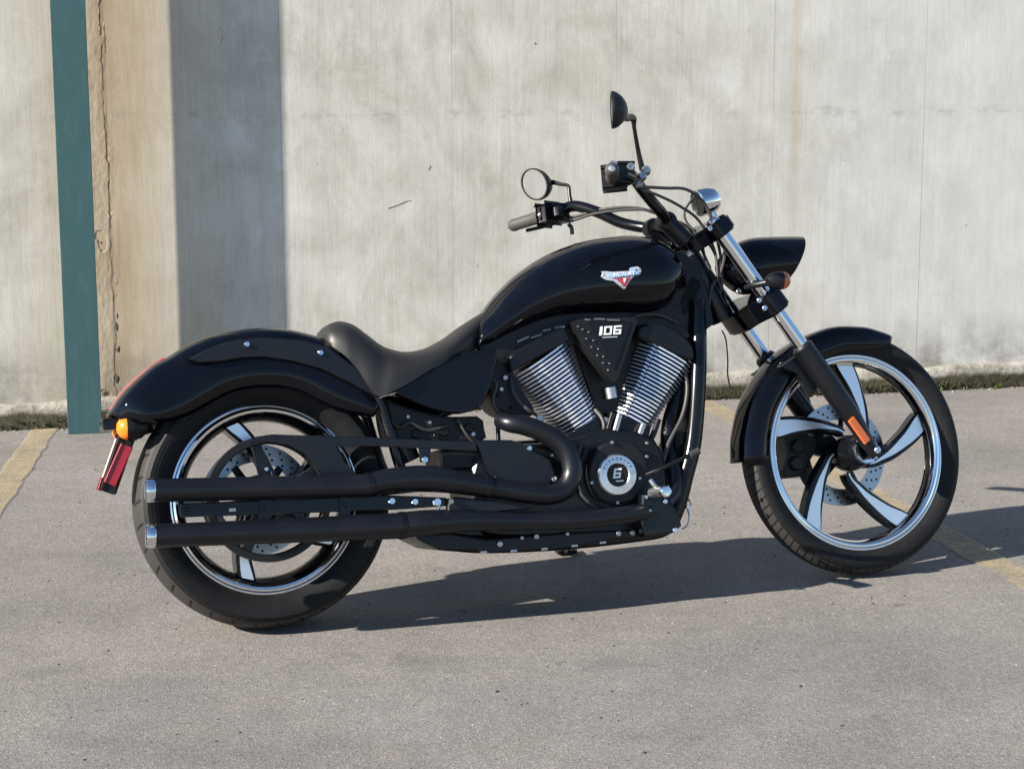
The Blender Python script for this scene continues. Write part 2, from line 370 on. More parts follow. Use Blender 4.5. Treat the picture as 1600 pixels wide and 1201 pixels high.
def text_mesh(s, size, depth, shear=0., space=1.):
    cu = bpy.data.curves.new('lettering', 'FONT'); cu.body = s; cu.size = size; cu.extrude = depth; cu.shear = shear
    cu.align_x = 'CENTER'; cu.align_y = 'CENTER'; cu.space_character = space; cu.resolution_u = 3
    o = bpy.data.objects.new('lettering', cu); col.objects.link(o)
    dg = bpy.context.evaluated_depsgraph_get(); me = bpy.data.meshes.new_from_object(o.evaluated_get(dg))
    bpy.data.objects.remove(o); bpy.data.curves.remove(cu); return me

# ------------------------------------------------------------------ ground and wall
def ray(u, v_): return fw + rt * ((u - 800) / FPX) - up * ((v_ - 600.5) / FPX)
def ground_at(u, v_): d = ray(u, v_); return EYE - d * (CAMH / d.z)
G = 260
gr = mesh('ground', [(-G, -G, 0), (G, -G, 0), (G, G, 0), (-G, G, 0)], [(0, 1, 2, 3)], ASPH, None, None); tag(gr, kind='structure')

WN = 7.556                                                       # distance of the wall face from the camera's foot
wallm = Matrix((wd, wn, V((0, 0, 1)))).transposed().to_4x4()
wall = bpy.data.objects.new('concrete_wall', None); col.objects.link(wall); wall.matrix_world = wallm @ Matrix.Translation((0, WN, 0)); wall.empty_display_size = .2
tag(wall, 'tall weathered cast concrete wall behind the motorcycle', 'wall')
J = .011
def panel(x0, x1, z0, z1, off, tilt):
    bm = bmesh.new(); bmesh.ops.create_cube(bm, size=1)
    for v_ in bm.verts:
        x = x0 if v_.co.x < 0 else x1; z = z0 if v_.co.z < 0 else z1
        v_.co = (x, (off + tilt * (x - x0)) if v_.co.y < 0 else .28, z)
    return from_bm('concrete_panel', bm, CONC, wall, None)
for i in range(-10, 12):
    x0 = .075 + .72 * i; x1 = x0 + .72
    jw = .0005 if i != 0 else .003
    for z0, z1 in ((.10, 1.262), (1.262, 2.42), (2.42, 3.6)):
        panel(x0 + (jw if i != 0 else .006), x1 - .0005, z0, z1, random.uniform(-.0003, .0003), random.uniform(-.0003, .0003))
back = mesh('wall_core', [(-7.1, .004, 0), (8.7, .004, 0), (8.7, .26, 0), (-7.1, .26, 0), (-7.1, .004, 3.59), (8.7, .004, 3.59), (8.7, .26, 3.59), (-7.1, .26, 3.59)],
            [(0, 1, 5, 4), (1, 2, 6, 5), (2, 3, 7, 6), (3, 0, 4, 7), (4, 5, 6, 7)], CONC, wall, None)
# footing: a long rough ledge
vs, fs = [], []; nx = 520
prof0 = [(-.042, 0), (-.041, .03), (-.038, .06), (-.036, .088), (-.030, .103), (-.012, .110), (.03, .113)]
for i in range(nx + 1):
    x = -7.1 + 15.8 * i / nx
    h = .006 * math.sin(x * 3.1) + .004 * math.sin(x * 11.3 + 1)
    for j, (y, z) in enumerate(prof0):
        vs.append((x, y + random.uniform(-.004, .004) + (.01 * math.sin(x * 5) if j < 2 else 0), z + (random.uniform(-.004, .004) + h if j > 1 else 0)))
k_ = len(prof0)
for i in range(nx):
    for j in range(k_ - 1): fs.append((i * k_ + j, i * k_ + j + 1, (i + 1) * k_ + j + 1, (i + 1) * k_ + j))
mesh('footing', vs, fs, FOOT, wall, 60)
# rough open joint behind the post: a ragged strip with pits
from mathutils import noise as mn
pits = [(.058, .745, .016, .03), (.050, .78, .02, .02), (.104, .30, .011, .022), (.106, .40, .006, .03), (.112, .52, .005, .08), (.095, .185, .014, .022), (.045, .125, .024, .018), (.088, 1.45, .006, .09), (.090, 1.18, .005, .10), (.094, .92, .005, .09), (.086, 1.66, .006, .07)]
vs, fs = [], []; nu, nv = 54, 460
for jz in range(nv + 1):
    z = .10 + 2.3 * jz / nv
    for iu in range(nu + 1):
        x = -.055 + .175 * iu / nu; e = min(iu, nu - iu) / 3.
        f = mn.fractal(V((x * 26, 3.1, z * 5)), .8, 2.1, 5) ; f2 = mn.fractal(V((x * 60, 7.7, z * 30)), .7, 2.2, 4)
        ed = .088 + .012 * mn.noise(V((0, 1.5, z * 5.5))) + .006 * mn.noise(V((5, 1.5, z * 23)))
        y = -.0010 - .0004 * f - .0006 * f2 + (.0014 * min(1., (x - ed) / .004) if x > ed else 0.)
        for px_, pz_, rx_, rz_ in pits:
            q = ((x - px_) / rx_) ** 2 + ((z - pz_) / rz_) ** 2
            q *= 1 + .5 * f2
            if q < 1: y += .012 * (1 - q) ** .5
        if e < 1: y = y * e + .002 * (1 - e)
        vs.append((x, y, z))
for jz in range(nv):
    for iu in range(nu): k = jz * (nu + 1) + iu; fs.append((k, k + 1, k + nu + 2, k + nu + 1))
mesh('ragged_joint', vs, fs, CONC, wall, 60)
HOLE = mat('hole_dark', (.07, .055, .04), .95)
for px_, pz_, rx_, rz_ in [(.104, .31, .008, .014), (.101, .405, .004, .02), (.104, .45, .004, .012), (.094, .185, .010, .018), (.045, .128, .016, .012), (.052, .752, .007, .006)]:
    bm = bmesh.new(); bmesh.ops.create_icosphere(bm, subdivisions=2, radius=1)
    for v_ in bm.verts:
        k = 1 + random.uniform(-.45, .45); v_.co = V((px_ + v_.co.x * rx_ * k, .0012 + v_.co.y * .0026, pz_ + v_.co.z * rz_ * k))
    from_bm('chipped_hole', bm, HOLE, wall, 60)


# moss and small weeds along the foot of the wall
vs, fs = [], []
def blade(x, y, z, hgt, wdt, lean):
    i = len(vs); a = random.uniform(0, 6.28); cx, sx_ = math.cos(a) * wdt, math.sin(a) * wdt
    vs.extend([(x - cx, y - sx_, z), (x + cx, y + sx_, z), (x + lean[0], y + lean[1], z + hgt)]); fs.append((i, i + 1, i + 2))
for i in range(9000):
    x = random.uniform(-3.2, 6.5); 
    if math.sin(x * 2.3) + math.sin(x * 5.1 + 1) * .6 < random.uniform(-1.8, .9): continue
    y = -.042 - abs(random.gauss(0, .012)); z = random.uniform(0, .035)
    blade(x, y, z, random.uniform(.004, .014), .004, (random.uniform(-.008, .008), random.uniform(-.012, .002)))
o = mesh('moss', vs, fs, MOSS, None, None); o.matrix_world = wall.matrix_world.copy(); tag(o, 'dark green moss creeping along the foot of the wall', 'moss', kind='stuff')
def weed(s, nb, hgt, label):
    vs.clear(); fs.clear()
    for i in range(nb):
        a = random.uniform(0, 6.28); q = random.uniform(.3, 1) * hgt
        blade(random.gauss(0, .010), random.gauss(0, .006), 0, q, .0035, (math.cos(a) * q * .7, math.sin(a) * q * .5 - .01))
        x, y = math.cos(a) * q * .8, math.sin(a) * q * .5
        i0 = len(vs); vs.extend([(x - .006, y, q * .7), (x + .006, y, q * .75), (x + .004, y - .008, q)]); fs.append((i0, i0 + 1, i0 + 2))
    o = mesh('weed', list(vs), list(fs), WEED, None, None)
    o.location = wd * s + wn * (WN - .055); o.rotation_euler.z = WALL_YAW
    tag(o, label, 'plant', 'weeds at the foot of the wall')
weed(3.62, 26, .045, 'small green weed at the wall foot right of the front wheel')
weed(4.06, 22, .04, 'small green weed at the wall foot near the right edge of the picture')
weed(3.78, 14, .03, 'tiniest weed at the wall foot, between the two larger ones')

# painted bay lines
def line(a, b, wdt, label):
    d = (b - a).normalized(); s = V((-d.y, d.x, 0)) * wdt / 2; n_ = 24
    vs_, fs_ = [], []
    for i in range(n_ + 1):
        c = a.lerp(b, i / n_); e = random.uniform(-.012, .012), random.uniform(-.012, .012)
        vs_ += [c + s * (1 + e[0] * 12) + V((0, 0, .004)), c - s * (1 + e[1] * 12) + V((0, 0, .004))]
    for i in range(n_): fs_.append((2 * i, 2 * i + 1, 2 * i + 3, 2 * i + 2))
    tag(mesh('bay_line', vs_, fs_, YELL, None, None), label, 'road marking', kind='structure')
a, b = ground_at(1108, 634), ground_at(1588, 900); a = a - (b - a).normalized() * .12; line(a, a + (b - a) * 1.6, .11, 'faded yellow bay line running under the front wheel')
a, b = ground_at(62, 682), ground_at(8, 760); a = a - (b - a).normalized() * .16; line(a, a + (b - a) * 1.8, .10, 'faded yellow bay line beside the green post')

# loose grit
def grit(name, cnt, mt_, r0, r1, label):
    vs_, fs_ = [], []
    for i in range(cnt):
        p = V((random.uniform(-1.6, 2.6), random.uniform(3.0, 7.4), 0)); r = random.uniform(r0, r1); i0 = len(vs_)
        for dx, dy, dz in ((1, 0, 0), (0, 1, 0), (-1, 0, 0), (0, -1, 0), (.2, .1, .8)):
            vs_.append(p + V((dx * r * random.uniform(.6, 1.4), dy * r * random.uniform(.6, 1.4), dz * r * random.uniform(.5, 1))))
        fs_ += [(i0, i0 + 1, i0 + 4), (i0 + 1, i0 + 2, i0 + 4), (i0 + 2, i0 + 3, i0 + 4), (i0 + 3, i0, i0 + 4)]
    tag(mesh(name, vs_, fs_, mt_, None, None), label, 'grit', kind='stuff')
grit('pale_grit', 260, PEBL, .0012, .0030, 'pale loose grit scattered on the asphalt')
grit('dark_grit', 360, PEBD, .002, .006, 'dark loose grit and leaf crumbs on the asphalt')

vs_, fs_ = [], []
for i in range(520):
    p = wd * random.uniform(-2.2, 4.8) + wn * (WN - .045 - abs(random.gauss(0, .035))); r = random.uniform(.003, .009); i0 = len(vs_)
    for dx, dy, dz in ((1, 0, 0), (0, 1, 0), (-1, 0, 0), (0, -1, 0), (.2, .1, .8)): vs_.append(p + V((dx * r * random.uniform(.5, 1.6), dy * r * random.uniform(.5, 1.6), dz * r * random.uniform(.5, 1.2))))
    fs_ += [(i0, i0 + 1, i0 + 4), (i0 + 1, i0 + 2, i0 + 4), (i0 + 2, i0 + 3, i0 + 4), (i0 + 3, i0, i0 + 4)]
LITM = mat('wall_litter_brown', (.12, .10, .075), .9, spec=.1); L(LITM, ramp(LITM, noise(LITM, coords(LITM), 60, 2), [(.35, (.04, .034, .024)), (.5, (.13, .11, .08)), (.65, (.30, .28, .25))]), bsdf(LITM).inputs['Base Color'])
tag(mesh('wall_litter', vs_, fs_, LITM, None, None), 'crumbs of dirt and stone lying along the foot of the wall', 'litter', kind='stuff')
# hairline scratch and a few blow holes in the wall face
SCR = mat('scratch_dark', (.20, .19, .17), .95)
for (s0, z0, s1, z1, r_) in [(1.236, .872, 1.318, .902, .0016), (1.318, .902, 1.335, .905, .0010), (1.41, 1.03, 1.42, 1.05, .0012), (.56, 1.55, .565, 1.58, .0012)]:
    tube('scratch', [(s0, .0, z0), ((s0 + s1) / 2, .0002, (z0 + z1) / 2 - .002), (s1, 0, z1)], SCR, wall, r_, 8, 6)
for (s0, z0, r_) in [(1.877, 1.556, .005), (2.35, 1.44, .0025), (1.62, .62, .003), (3.3, 1.05, .0028), (3.9, .75, .003)]:
    lathe('blow_hole', [(0, .001), (r_, .001), (r_, -.0006), (0, -.0006)], SCR, wall, 12, False, (0, 1, 0), (s0, 0, z0))

# green post
post = bpy.data.objects.new('steel_post', None); col.objects.link(post)
PW, PD, PF = .134, .082, 7.360
post.matrix_world = wallm @ Matrix.Translation((-.041, PF + PD / 2, 0)); tag(post, 'dark teal painted steel post standing before the wall', 'post')
box('post_shaft', (0, 0, 1.75), XYZ, (PW, PD, 3.5), GREEN, post, .003)

# ------------------------------------------------------------------ motorcycle frame of reference
# local axes: x forward, y to the rider's left, z up in the bike's own plane; it leans on its side stand
YAW, LEAN, STEER = .30262, .22092, .08174
TR, TF, WB, RAKE, OFFS = .328, .345, 1.690, R(34.), .075
hd = V((math.cos(YAW), math.sin(YAW), 0)); lf = V((-math.sin(YAW), math.cos(YAW), 0)); zz = V((0, 0, 1))
bup = zz * math.cos(LEAN) + lf * math.sin(LEAN); bax = lf * math.cos(LEAN) - zz * math.sin(LEAN)
BM = Matrix((hd, bax, bup)).transposed().to_4x4(); BM.translation = V((-.6218, 4.4664, .004))
BI = BM.inverted()
bike = bpy.data.objects.new('motorcycle', None); col.objects.link(bike); bike.matrix_world = BM; bike.empty_display_size = .2
tag(bike, 'black cruiser motorcycle parked on its side stand in front of the wall', 'motorcycle')
sax = V((-math.sin(RAKE), 0, math.cos(RAKE))); fax = V((math.cos(RAKE), 0, math.sin(RAKE)))   # steering axis and the way across it
spt = V((WB, 0, TF)) - fax * OFFS
SM = Matrix.Translation(spt) @ Matrix.Rotation(STEER, 4, sax) @ Matrix.Translation(-spt)
SI = SM.inverted()
def at(u, v_, y):
    """point of the bike seen at (u, v) in the photograph and lying y to the left of its centre plane"""
    e = BI @ EYE; d = BI.to_3x3() @ ray(u, v_); return e + d * ((y - e.y) / d.y)
def ats(u, v_, y):
    """the same for what turns with the fork, in the straight-ahead position"""
    e = SI @ (BI @ EYE); d = SI.to_3x3() @ (BI.to_3x3() @ ray(u, v_)); return e + d * ((y - e.y) / d.y)
def outline(px, y, f=at): return [f(u, v_, y) for u, v_ in px]
def xz(px, y, f=at): return [(q.x, q.z) for q in (f(u, v_, y) for u, v_ in px)]
def rounded(pts, n): return [V(p) for p in crom([tuple(p) for p in pts] + [tuple(pts[0])], n + 1)[:-1]]
def steer(o): o.matrix_local = SM; return o
def empty(name, parent, loc=(0, 0, 0)):
    o = bpy.data.objects.new(name, None); col.objects.link(o); o.parent = parent; o.location = loc; o.empty_display_size = .05; return o

# ------------------------------------------------------------------ wheels
SPK = [(.060, -52), (.075, -43), (.10, -29), (.15, -15), (.197, -7), (.246, 0)]     # centre line of a swept spoke: radius, angle
def spoke_mesh(scale, w0, w1, y0, y1, rin, rout, face):
    pts = crom([(r * scale, a * scale ** .3, 0.) for r, a in SPK], 26); bm = bmesh.new()
    pts = [(r, a) for r, a, _ in pts]
    rows = []
    for i, (r, a) in enumerate(pts):
        t = i / (len(pts) - 1); r0, a0 = pts[max(0, i - 1)]; r1, a1 = pts[min(len(pts) - 1, i + 1)]
        p = V((r * math.cos(R(a)), 0, r * math.sin(R(a))))
        d = V((r1 * math.cos(R(a1)) - r0 * math.cos(R(a0)), 0, r1 * math.sin(R(a1)) - r0 * math.sin(R(a0)))).normalized()
        s = V((-d.z, 0, d.x)) * (w0 + (w1 - w0) * t ** (2.5 if face else 1.35)) / 2
        if i == len(pts) - 1: s = V((-math.sin(R(a)), 0, math.cos(R(a)))) * s.length
        rows.append((p - s, p + s))
    vr = []
    for j, (a_, b_) in enumerate(rows):
        if face: vr.append([bm.verts.new(a_ + V((0, y0, 0))), bm.verts.new(b_ + V((0, y0, 0))), bm.verts.new(b_ + V((0, y1, 0))), bm.verts.new(a_ + V((0, y1, 0)))])
        else:
            ins = (b_ - a_) * .10
            vr.append([bm.verts.new(a_ + ins + V((0, y0, 0))), bm.verts.new(b_ - ins + V((0, y0, 0))), bm.verts.new(b_ + V((0, y0 + .005, 0))), bm.verts.new(b_ + V((0, y1, 0))), bm.verts.new(a_ + V((0, y1, 0))), bm.verts.new(a_ + V((0, y0 + .005, 0)))])
    k = len(vr[0])
    for i in range(len(vr) - 1):
        for j in range(k): bm.faces.new((vr[i][j], vr[i][(j + 1) % k], vr[i + 1][(j + 1) % k], vr[i + 1][j]))
    bm.faces.new(vr[0]); bm.faces.new(vr[-1])
    bmesh.ops.recalc_face_normals(bm, faces=bm.faces)
    me = bpy.data.meshes.new('spoke'); bm.to_mesh(me); bm.free(); me.shade_smooth(); me.set_sharp_from_angle(angle=R(35)); return me
def add_spokes(whl, body, face, phase):
    for k in range(5):
        for nm, me, mt_ in (('spoke', body, FRAME), ('spoke_face', face, BRUSH)):
            o = link(nm, me, whl, mt_); o.rotation_euler.y = -R(phase + 72 * k)
def ring_disc(name, r0, r1, y0, y1, mt_, parent, seg=96): return lathe(name, [(r0, y0), (r1, y0), (r1, y1), (r0, y1)], mt_, parent, seg)
def brake_disc(parent, r0, r1, y, n):
    """drilled steel ring with five carrier arms"""
    d = ring_disc('brake_disc', r0, r1, y - .0025, y + .0025, DISCM, parent)
    bm = bmesh.new()
    for k in range(n):
        for rr, o_ in ((r0 + (r1 - r0) * .25, 0), (r0 + (r1 - r0) * .52, .33), (r0 + (r1 - r0) * .78, .66)):
            a = 2 * math.pi * (k + o_) / n
            for s in (-1, 1):
                ret = bmesh.ops.create_circle(bm, cap_ends=True, segments=10, radius=.0036)
                for v_ in ret['verts']: v_.co = V((rr * math.cos(a) + v_.co.x, y + s * .0029, rr * math.sin(a) + v_.co.y))
    h = from_bm('drill_hole', bm, PLAST, parent, None); h['kind'] = 'stuff'
    return d

# rear wheel
rw = lathe('wheel', [(.2375, -.064), (.222, -.063), (.214, -.055), (.205, -.03), (.2, -.012), (.2, .012), (.205, .03), (.214, .055), (.222, .063), (.2375, .064), (.232, .05), (.215, 0), (.232, -.05)], FRAME, bike, 96)
rw.location = (0, 0, TR); rw['label'] = 'wide rear wheel with swept black spokes and a drive pulley'
tp = [(.237, -.062), (.247, -.073), (.262, -.082), (.281, -.0885), (.298, -.088), (.309, -.081), (.3135, -.076), (.318, -.066), (.323, -.050), (.3262, -.030), (.328, -.010)]
lathe('tyre', tp + [(r, -y) for r, y in reversed(tp)], TYRE_R, rw, 160)
for s in (-1, 1):
    lathe('rim_edge', [(.2420, s * .0655), (.2368, s * .0672), (.2345, s * .064), (.2405, s * .063)], CHROME, rw, 128)
    lathe('rim_edge', [(.2328, s * .0645), (.2275, s * .0672), (.2215, s * .0655), (.2185, s * .060), (.231, s * .061)], CHROME, rw, 128)
add_spokes(rw, spoke_mesh(.835, .020, .044, -.046, .03, 0, 0, False), spoke_mesh(.835, .003, .030, -.0475, -.044, 0, 0, True), 110.5)
lathe('hub', [(0, -.085), (.03, -.085), (.034, -.075), (.06, -.06), (.064, -.05), (.064, .05), (.06, .06), (.034, .075), (.03, .085), (0, .085)], FRAME, rw, 48, False)
pu = lathe('drive_pulley', [(.158, -.117), (.158, -.086), (.152, -.082), (.138, -.086), (.138, -.112), (.141, -.117)], PLAST, rw, 120)
for k in range(5):
    a = R(20 + 72 * k); d = V((math.cos(a), 0, math.sin(a))); s = V((-d.z, 0, d.x))
    pts = [d * .045 - s * .017, d * .148 - s * .012 + s * .02, d * .148 + s * .012 + s * .02, d * .045 + s * .017]
    plate('pulley_spoke', [p + V((0, -.110, 0)) for p in pts], .02, ENGB, rw, .003)
    bolt(V((0, -.1125, 0)) + d * .075, .006, rw)
lathe('axle_nut', [(0, -.135), (.016, -.135), (.02, -.128), (.02, -.11), (0, -.11)], ALLOY, rw, 24, False)
brake_disc(rw, .098, .145, .085, 22)
for k in range(5):
    a = R(50 + 72 * k); d = V((math.cos(a), 0, math.sin(a))); s = V((-d.z, 0, d.x))
    plate('disc_carrier', [d * .03 - s * .012 + V((0, .08, 0)), d * .104 - s * .010 + V((0, .08, 0)), d * .104 + s * .010 + V((0, .08, 0)), d * .03 + s * .012 + V((0, .08, 0))], .006, ENGB, rw, .002)

# front wheel
fwl = lathe('wheel', [(.2775, -.0305), (.262, -.0305), (.2565, -.024), (.2520, -.008), (.2512, 0), (.2520, .008), (.2565, .024), (.262, .0305), (.2775, .0305), (.27, .018), (.262, 0), (.27, -.018)], FRAME, bike, 120)
fwl.matrix_local = SM @ Matrix.Translation((WB, 0, TF)); fwl['label'] = 'tall narrow front wheel with five swept silver-faced spokes'
tp = [(.275, -.029), (.286, -.0375), (.300, -.0445), (.314, -.0475), (.326, -.0445), (.335, -.036), (.341, -.024), (.3445, -.010)]
lathe('tyre', tp + [(r, -y) for r, y in reversed(tp)], TYRE_F, fwl, 180)
for s in (-1, 1):
    lathe('rim_edge', [(.2795, s * .031), (.2755, s * .0330), (.2715, s * .0322), (.2700, s * .0305), (.2665, s * .0312), (.2625, s * .0318), (.2590, s * .0295), (.2545, s * .022), (.2500, s * .012), (.2515, s * .0095), (.2555, s * .0195), (.262, s * .028), (.277, s * .0285)], CHROME, fwl, 144, smooth=50)
add_spokes(fwl, spoke_mesh(1.022, .022, .062, -.002, .034, 0, 0, False), spoke_mesh(1.015, .004, .048, -.0042, -.0005, 0, 0, True), 89.5)
lathe('hub', [(0, -.078), (.020, -.078), (.036, -.075), (.041, -.068), (.044, -.05), (.049, -.02), (.052, -.004), (.052, .03), (.045, .05), (.04, .07), (0, .07)], FRAME, fwl, 48, False)
lathe('hub_ring', [(.026, -.0835), (.036, -.0835), (.0385, -.079), (.0385, -.074), (.026, -.074)], CHROME, fwl, 40)
brake_disc(fwl, .100, .148, .066, 24)
for k in range(5):
    a = R(10 + 72 * k); d = V((math.cos(a), 0, math.sin(a))); s = V((-d.z, 0, d.x))
    plate('disc_carrier', [d * .03 - s * .010 + V((0, .062, 0)), d * .106 - s * .007 + V((0, .062, 0)), d * .106 + s * .007 + V((0, .062, 0)), d * .03 + s * .010 + V((0, .062, 0))], .005, ENGB, fwl, .002)

# ------------------------------------------------------------------ rear fender, tail
T = [(166, 648), (188, 615), (230, 576), (257, 561), (284, 544), (320, 529), (365, 519), (398, 515), (440, 517), (470, 523), (500, 532), (530, 550), (560, 575), (588, 612)]
B = [(194, 657), (238, 659), (284, 655), (308, 643), (335, 627), (362, 613), (389, 607), (419, 605), (449, 607), (479, 616), (503, 630), (530, 643), (560, 649), (584, 651)]
Tx, Bx = xz(T, 0.02), xz(B, -.118)
fend = shell('fender', Tx, Bx, [.088] + [.122] * 13, 3.8, PAINT, bike, 60, 32, flare=.10); fend['label'] = 'long black rear fender with a red tail light'
stx = [(294, 561), (320, 547), (345, 537), (370, 531), (410, 527), (470, 531), (512, 541), (556, 573), (588, 612), (585, 619), (545, 597), (500, 576), (455, 564), (410, 558), (380, 559), (344, 565), (310, 567)]
for s in (-1, 1):
    q = [V((p.x, s * .1265, p.z)) for p in outline(stx, -.124)]
    plate('fender_strut', q, .034 if s < 0 else -.034, SATIN, fend, .007, 3)
for u, v_ in ((386, 538), (501, 551)): bolt(at(u, v_, -.1265), .0075, fend)
# tail light: a red strip following the fender's spine
i0 = [(170, 641), (188, 614), (210, 592), (230, 575.5), (253, 561)]
t1 = [(p.x - .0015, p.z + .0025) for p in outline(i0, .02)]
b1 = [(p[0] + .011, p[1] - .011) for p in t1]
tl = shell('tail_light', t1, b1, [.025, .045, .05, .045, .02], 2.4, RED, fend, 24, 20, solid=True)
YB = -.055
a, b = at(200, 676, YB), at(170, 762, YB); d = (b - a).normalized(); nrm = V((d.z, 0, -d.x))
hold = box('licence_bracket', (a + b) / 2 + V((0, .03, 0)), (d, V((0, 1, 0)), nrm), ((b - a).length + .01, .06, .034), PLAST, bike, .005)
a2, b2 = at(196, 700, YB - .003), at(173, 752, YB - .003); d2 = (b2 - a2).normalized()
box('side_reflector', (a2 + b2) / 2, (d2, V((0, 1, 0)), V((d2.z, 0, -d2.x))), ((b2 - a2).length + .008, .007, .027), REDR, hold, .003)
sgn = 1 if nrm.x < 0 else -1
box('licence_plate', (a + b) / 2 + V((0, .03, 0)) + nrm * sgn * .0195 + d * .012, (d, V((0, 1, 0)), nrm), (.125, .055, .003), mat('plate_backlit', (.62, .45, .40), .4), hold, .001)  # white plate; the pink of light from behind is put into its colour
box('rear_reflector', b + V((0, .015, 0)) + nrm * sgn * .019 - d * .004, (d, V((0, 1, 0)), nrm), (.028, .03, .010), REDR, hold, .002)
for s in (-1, 1):
    c = at(200, 668, -.072); c.y *= -s
    sg = tube('turn_signal', [V((c.x + .055, .03 * s, c.z - .004)), V((c.x + .045, .06 * s, c.z - .003)), V((c.x + .035, abs(c.y) * s, c.z))], PLAST, bike, .012, 12, 12)
    lathe('signal_housing', [(.0325, -.004), (.0325, .01), (.028, .032), (.014, .048), (0, .052)], PLAST, sg, 28, False, (1, 0, 0), (c.x, c.y, c.z))
    lathe('signal_lens', [(0, .025), (.012, .023), (.024, .015), (.031, .002), (.0318, -.003), (0, -.003)], AMBER, sg, 28, False, (-1, 0, 0), (c.x - .004, c.y, c.z))
p = at(162, 664, -.06); box('tail_bracket', (p.x + .045, -.005, p.z + .002), XYZ, (.095, .115, .030), FRAME, fend, .005)
bolt(at(168, 664, -.05) + V((0, 0, 0)), .009, fend, CHROME, 'bracket_bolt', .006, (-1, -.4, 0))

# ------------------------------------------------------------------ seat and side panels
S = [((503, 520), (505, 526), .06), ((508, 510), (514, 537), .10), ((527, 502), (540, 556), .125), ((548, 507), (560, 578), .135), ((569, 522), (577, 603), .145), ((590, 538), (592, 619), .15),
     ((608, 546), (612, 612), .155), ((632, 550), (640, 598), .152), ((664, 544), (672, 578), .142), ((698, 527), (700, 565), .128), ((725, 507), (728, 550), .098), ((757, 487), (750, 540), .062), ((770, 482), (765, 532), .045)]
seat = shell('seat', xz([s[0] for s in S], -.02), [(q.x, q.z) for q in (at(*s[1], -s[2]) for s in S)], [s[2] for s in S], 2.7, SEATM, bike, 64, 32, solid=True, smooth=60)
pan = [(600, 617), (631, 601), (664, 581), (698, 565), (735, 548), (776, 546), (777, 560), (766, 605), (755, 630), (742, 641), (722, 646), (695, 644), (664, 635), (641, 625), (620, 616)]
for s in (-1, 1):
    q = [V((p.x, s * .140, p.z)) for p in outline(pan, -.138)]
    plate('side_panel', q, .05 if s < 0 else -.05, PAINT, bike, .016, 4)
tube('trim_strip', [at(592, 621, -.145), at(604, 617, -.145), at(618, 613, -.145)], CHROME, bike, .0028, 8, 8)

# ------------------------------------------------------------------ tank
Tt = [(738, 530), (741, 505), (758, 485), (780, 457), (809, 428), (845, 403), (881, 386), (917, 375), (954, 370), (983, 368), (1012, 371), (1028, 378), (1041, 394), (1052, 417), (1058, 440)]
Tb = [(739, 540), (747, 545), (765, 543), (791, 530), (827, 513), (863, 500), (903, 494), (961, 492), (1000, 492), (1026, 490), (1046, 483), (1056, 468), (1059, 450)]
top = sorted((p.x, p.z) for p in outline(Tt, -.02)); bot = sorted((p.x, p.z) for p in outline(Tb, -.10))
top = crom(top, 200); bot = crom(bot, 200)
def interp(cv, x):
    for a_, b_ in zip(cv, cv[1:]):
        if a_[0] <= x <= b_[0]: return a_[1] + (b_[1] - a_[1]) * (x - a_[0]) / max(1e-9, b_[0] - a_[0])
    return cv[0][1] if x < cv[0][0] else cv[-1][1]
xa, xb = max(top[0][0], bot[0][0]) - .004, top[-1][0] + .012
rings = []; NX, NA = 56, 40
for i in range(NX):
    u_ = .5 - .5 * math.cos(math.pi * i / (NX - 1)); x = xa + (xb - xa) * u_
    zt, zb = interp(top, x), interp(bot, x)
    wv = crom([(0., .088), (.08, .106), (.25, .128), (.45, .146), (.65, .158), (.82, .155), (.92, .132), (.97, .10), (1., .045)], 60)
    hw = interp(wv, u_)
    zc = zb + (zt - zb) * .42; ring = []
    for k in range(NA):
        a_ = 2 * math.pi * k / NA; c_, s_ = math.cos(a_), math.sin(a_)
        y = math.copysign(abs(c_) ** (2 / 2.25), c_) * hw
        z = zc + (math.copysign(abs(s_) ** (2 / 2.05), s_) * (zt - zc) if s_ >= 0 else -abs(s_) ** (2 / 2.6) * (zc - zb))
        ring.append((x, y, z))
    rings.append(ring)
vs = [p for r_ in rings for p in r_]; fs = []
for i in range(NX - 1):
    for k in range(NA): fs.append((i * NA + k, i * NA + (k + 1) % NA, (i + 1) * NA + (k + 1) % NA, (i + 1) * NA + k))
fs += [tuple(range(NA)), tuple(range((NX - 1) * NA, NX * NA))]
tank = mesh('fuel_tank', vs, fs, PAINT, bike, 70)
tbvh = BVHTree.FromPolygons(vs, [tuple(f) for f in fs])
def on_tank(x, z, lift=.0015):
    hit = tbvh.ray_cast(V((x, -.6, z)), V((0, 1, 0)))
    return (hit[0] + hit[1].normalized() * (lift if hit[1].y < 0 else -lift)) if hit[0] else V((x, -.15, z))
def tank_decal(name, polys, mt_, lift):
    """flat badge pieces (photo outlines) pressed onto the tank's side"""
    bm = bmesh.new()
    for py in polys:
        ps = [at(u, v_, -.155) for u, v_ in py]
        f = bm.faces.new([bm.verts.new((p.x, 0, p.z)) for p in ps])
    bmesh.ops.triangulate(bm, faces=bm.faces); bmesh.ops.subdivide_edges(bm, edges=bm.edges[:], cuts=2, use_grid_fill=True)
    for v_ in bm.verts: v_.co = on_tank(v_.co.x, v_.co.z, lift)
    o = from_bm(name, bm, mt_, tank, None); md = o.modifiers.new('thickness', 'SOLIDIFY'); md.thickness = .0012; md.offset = 1; return o
c5 = lambda L_: [(925 + x / 17.78, 405 + y / 17.78) for x, y in L_]
tank_decal('badge_backing', [c5([(270, 340), (360, 330), (560, 350), (1020, 330), (1060, 235), (1270, 200), (1270, 290), (1365, 305), (1320, 440), (1180, 460), (1100, 520), (910, 815), (860, 815), (590, 600), (400, 575), (330, 540), (250, 470), (350, 440), (290, 390)])], mat('badge_silver', (.42, .44, .47), .3, .2), .0008)
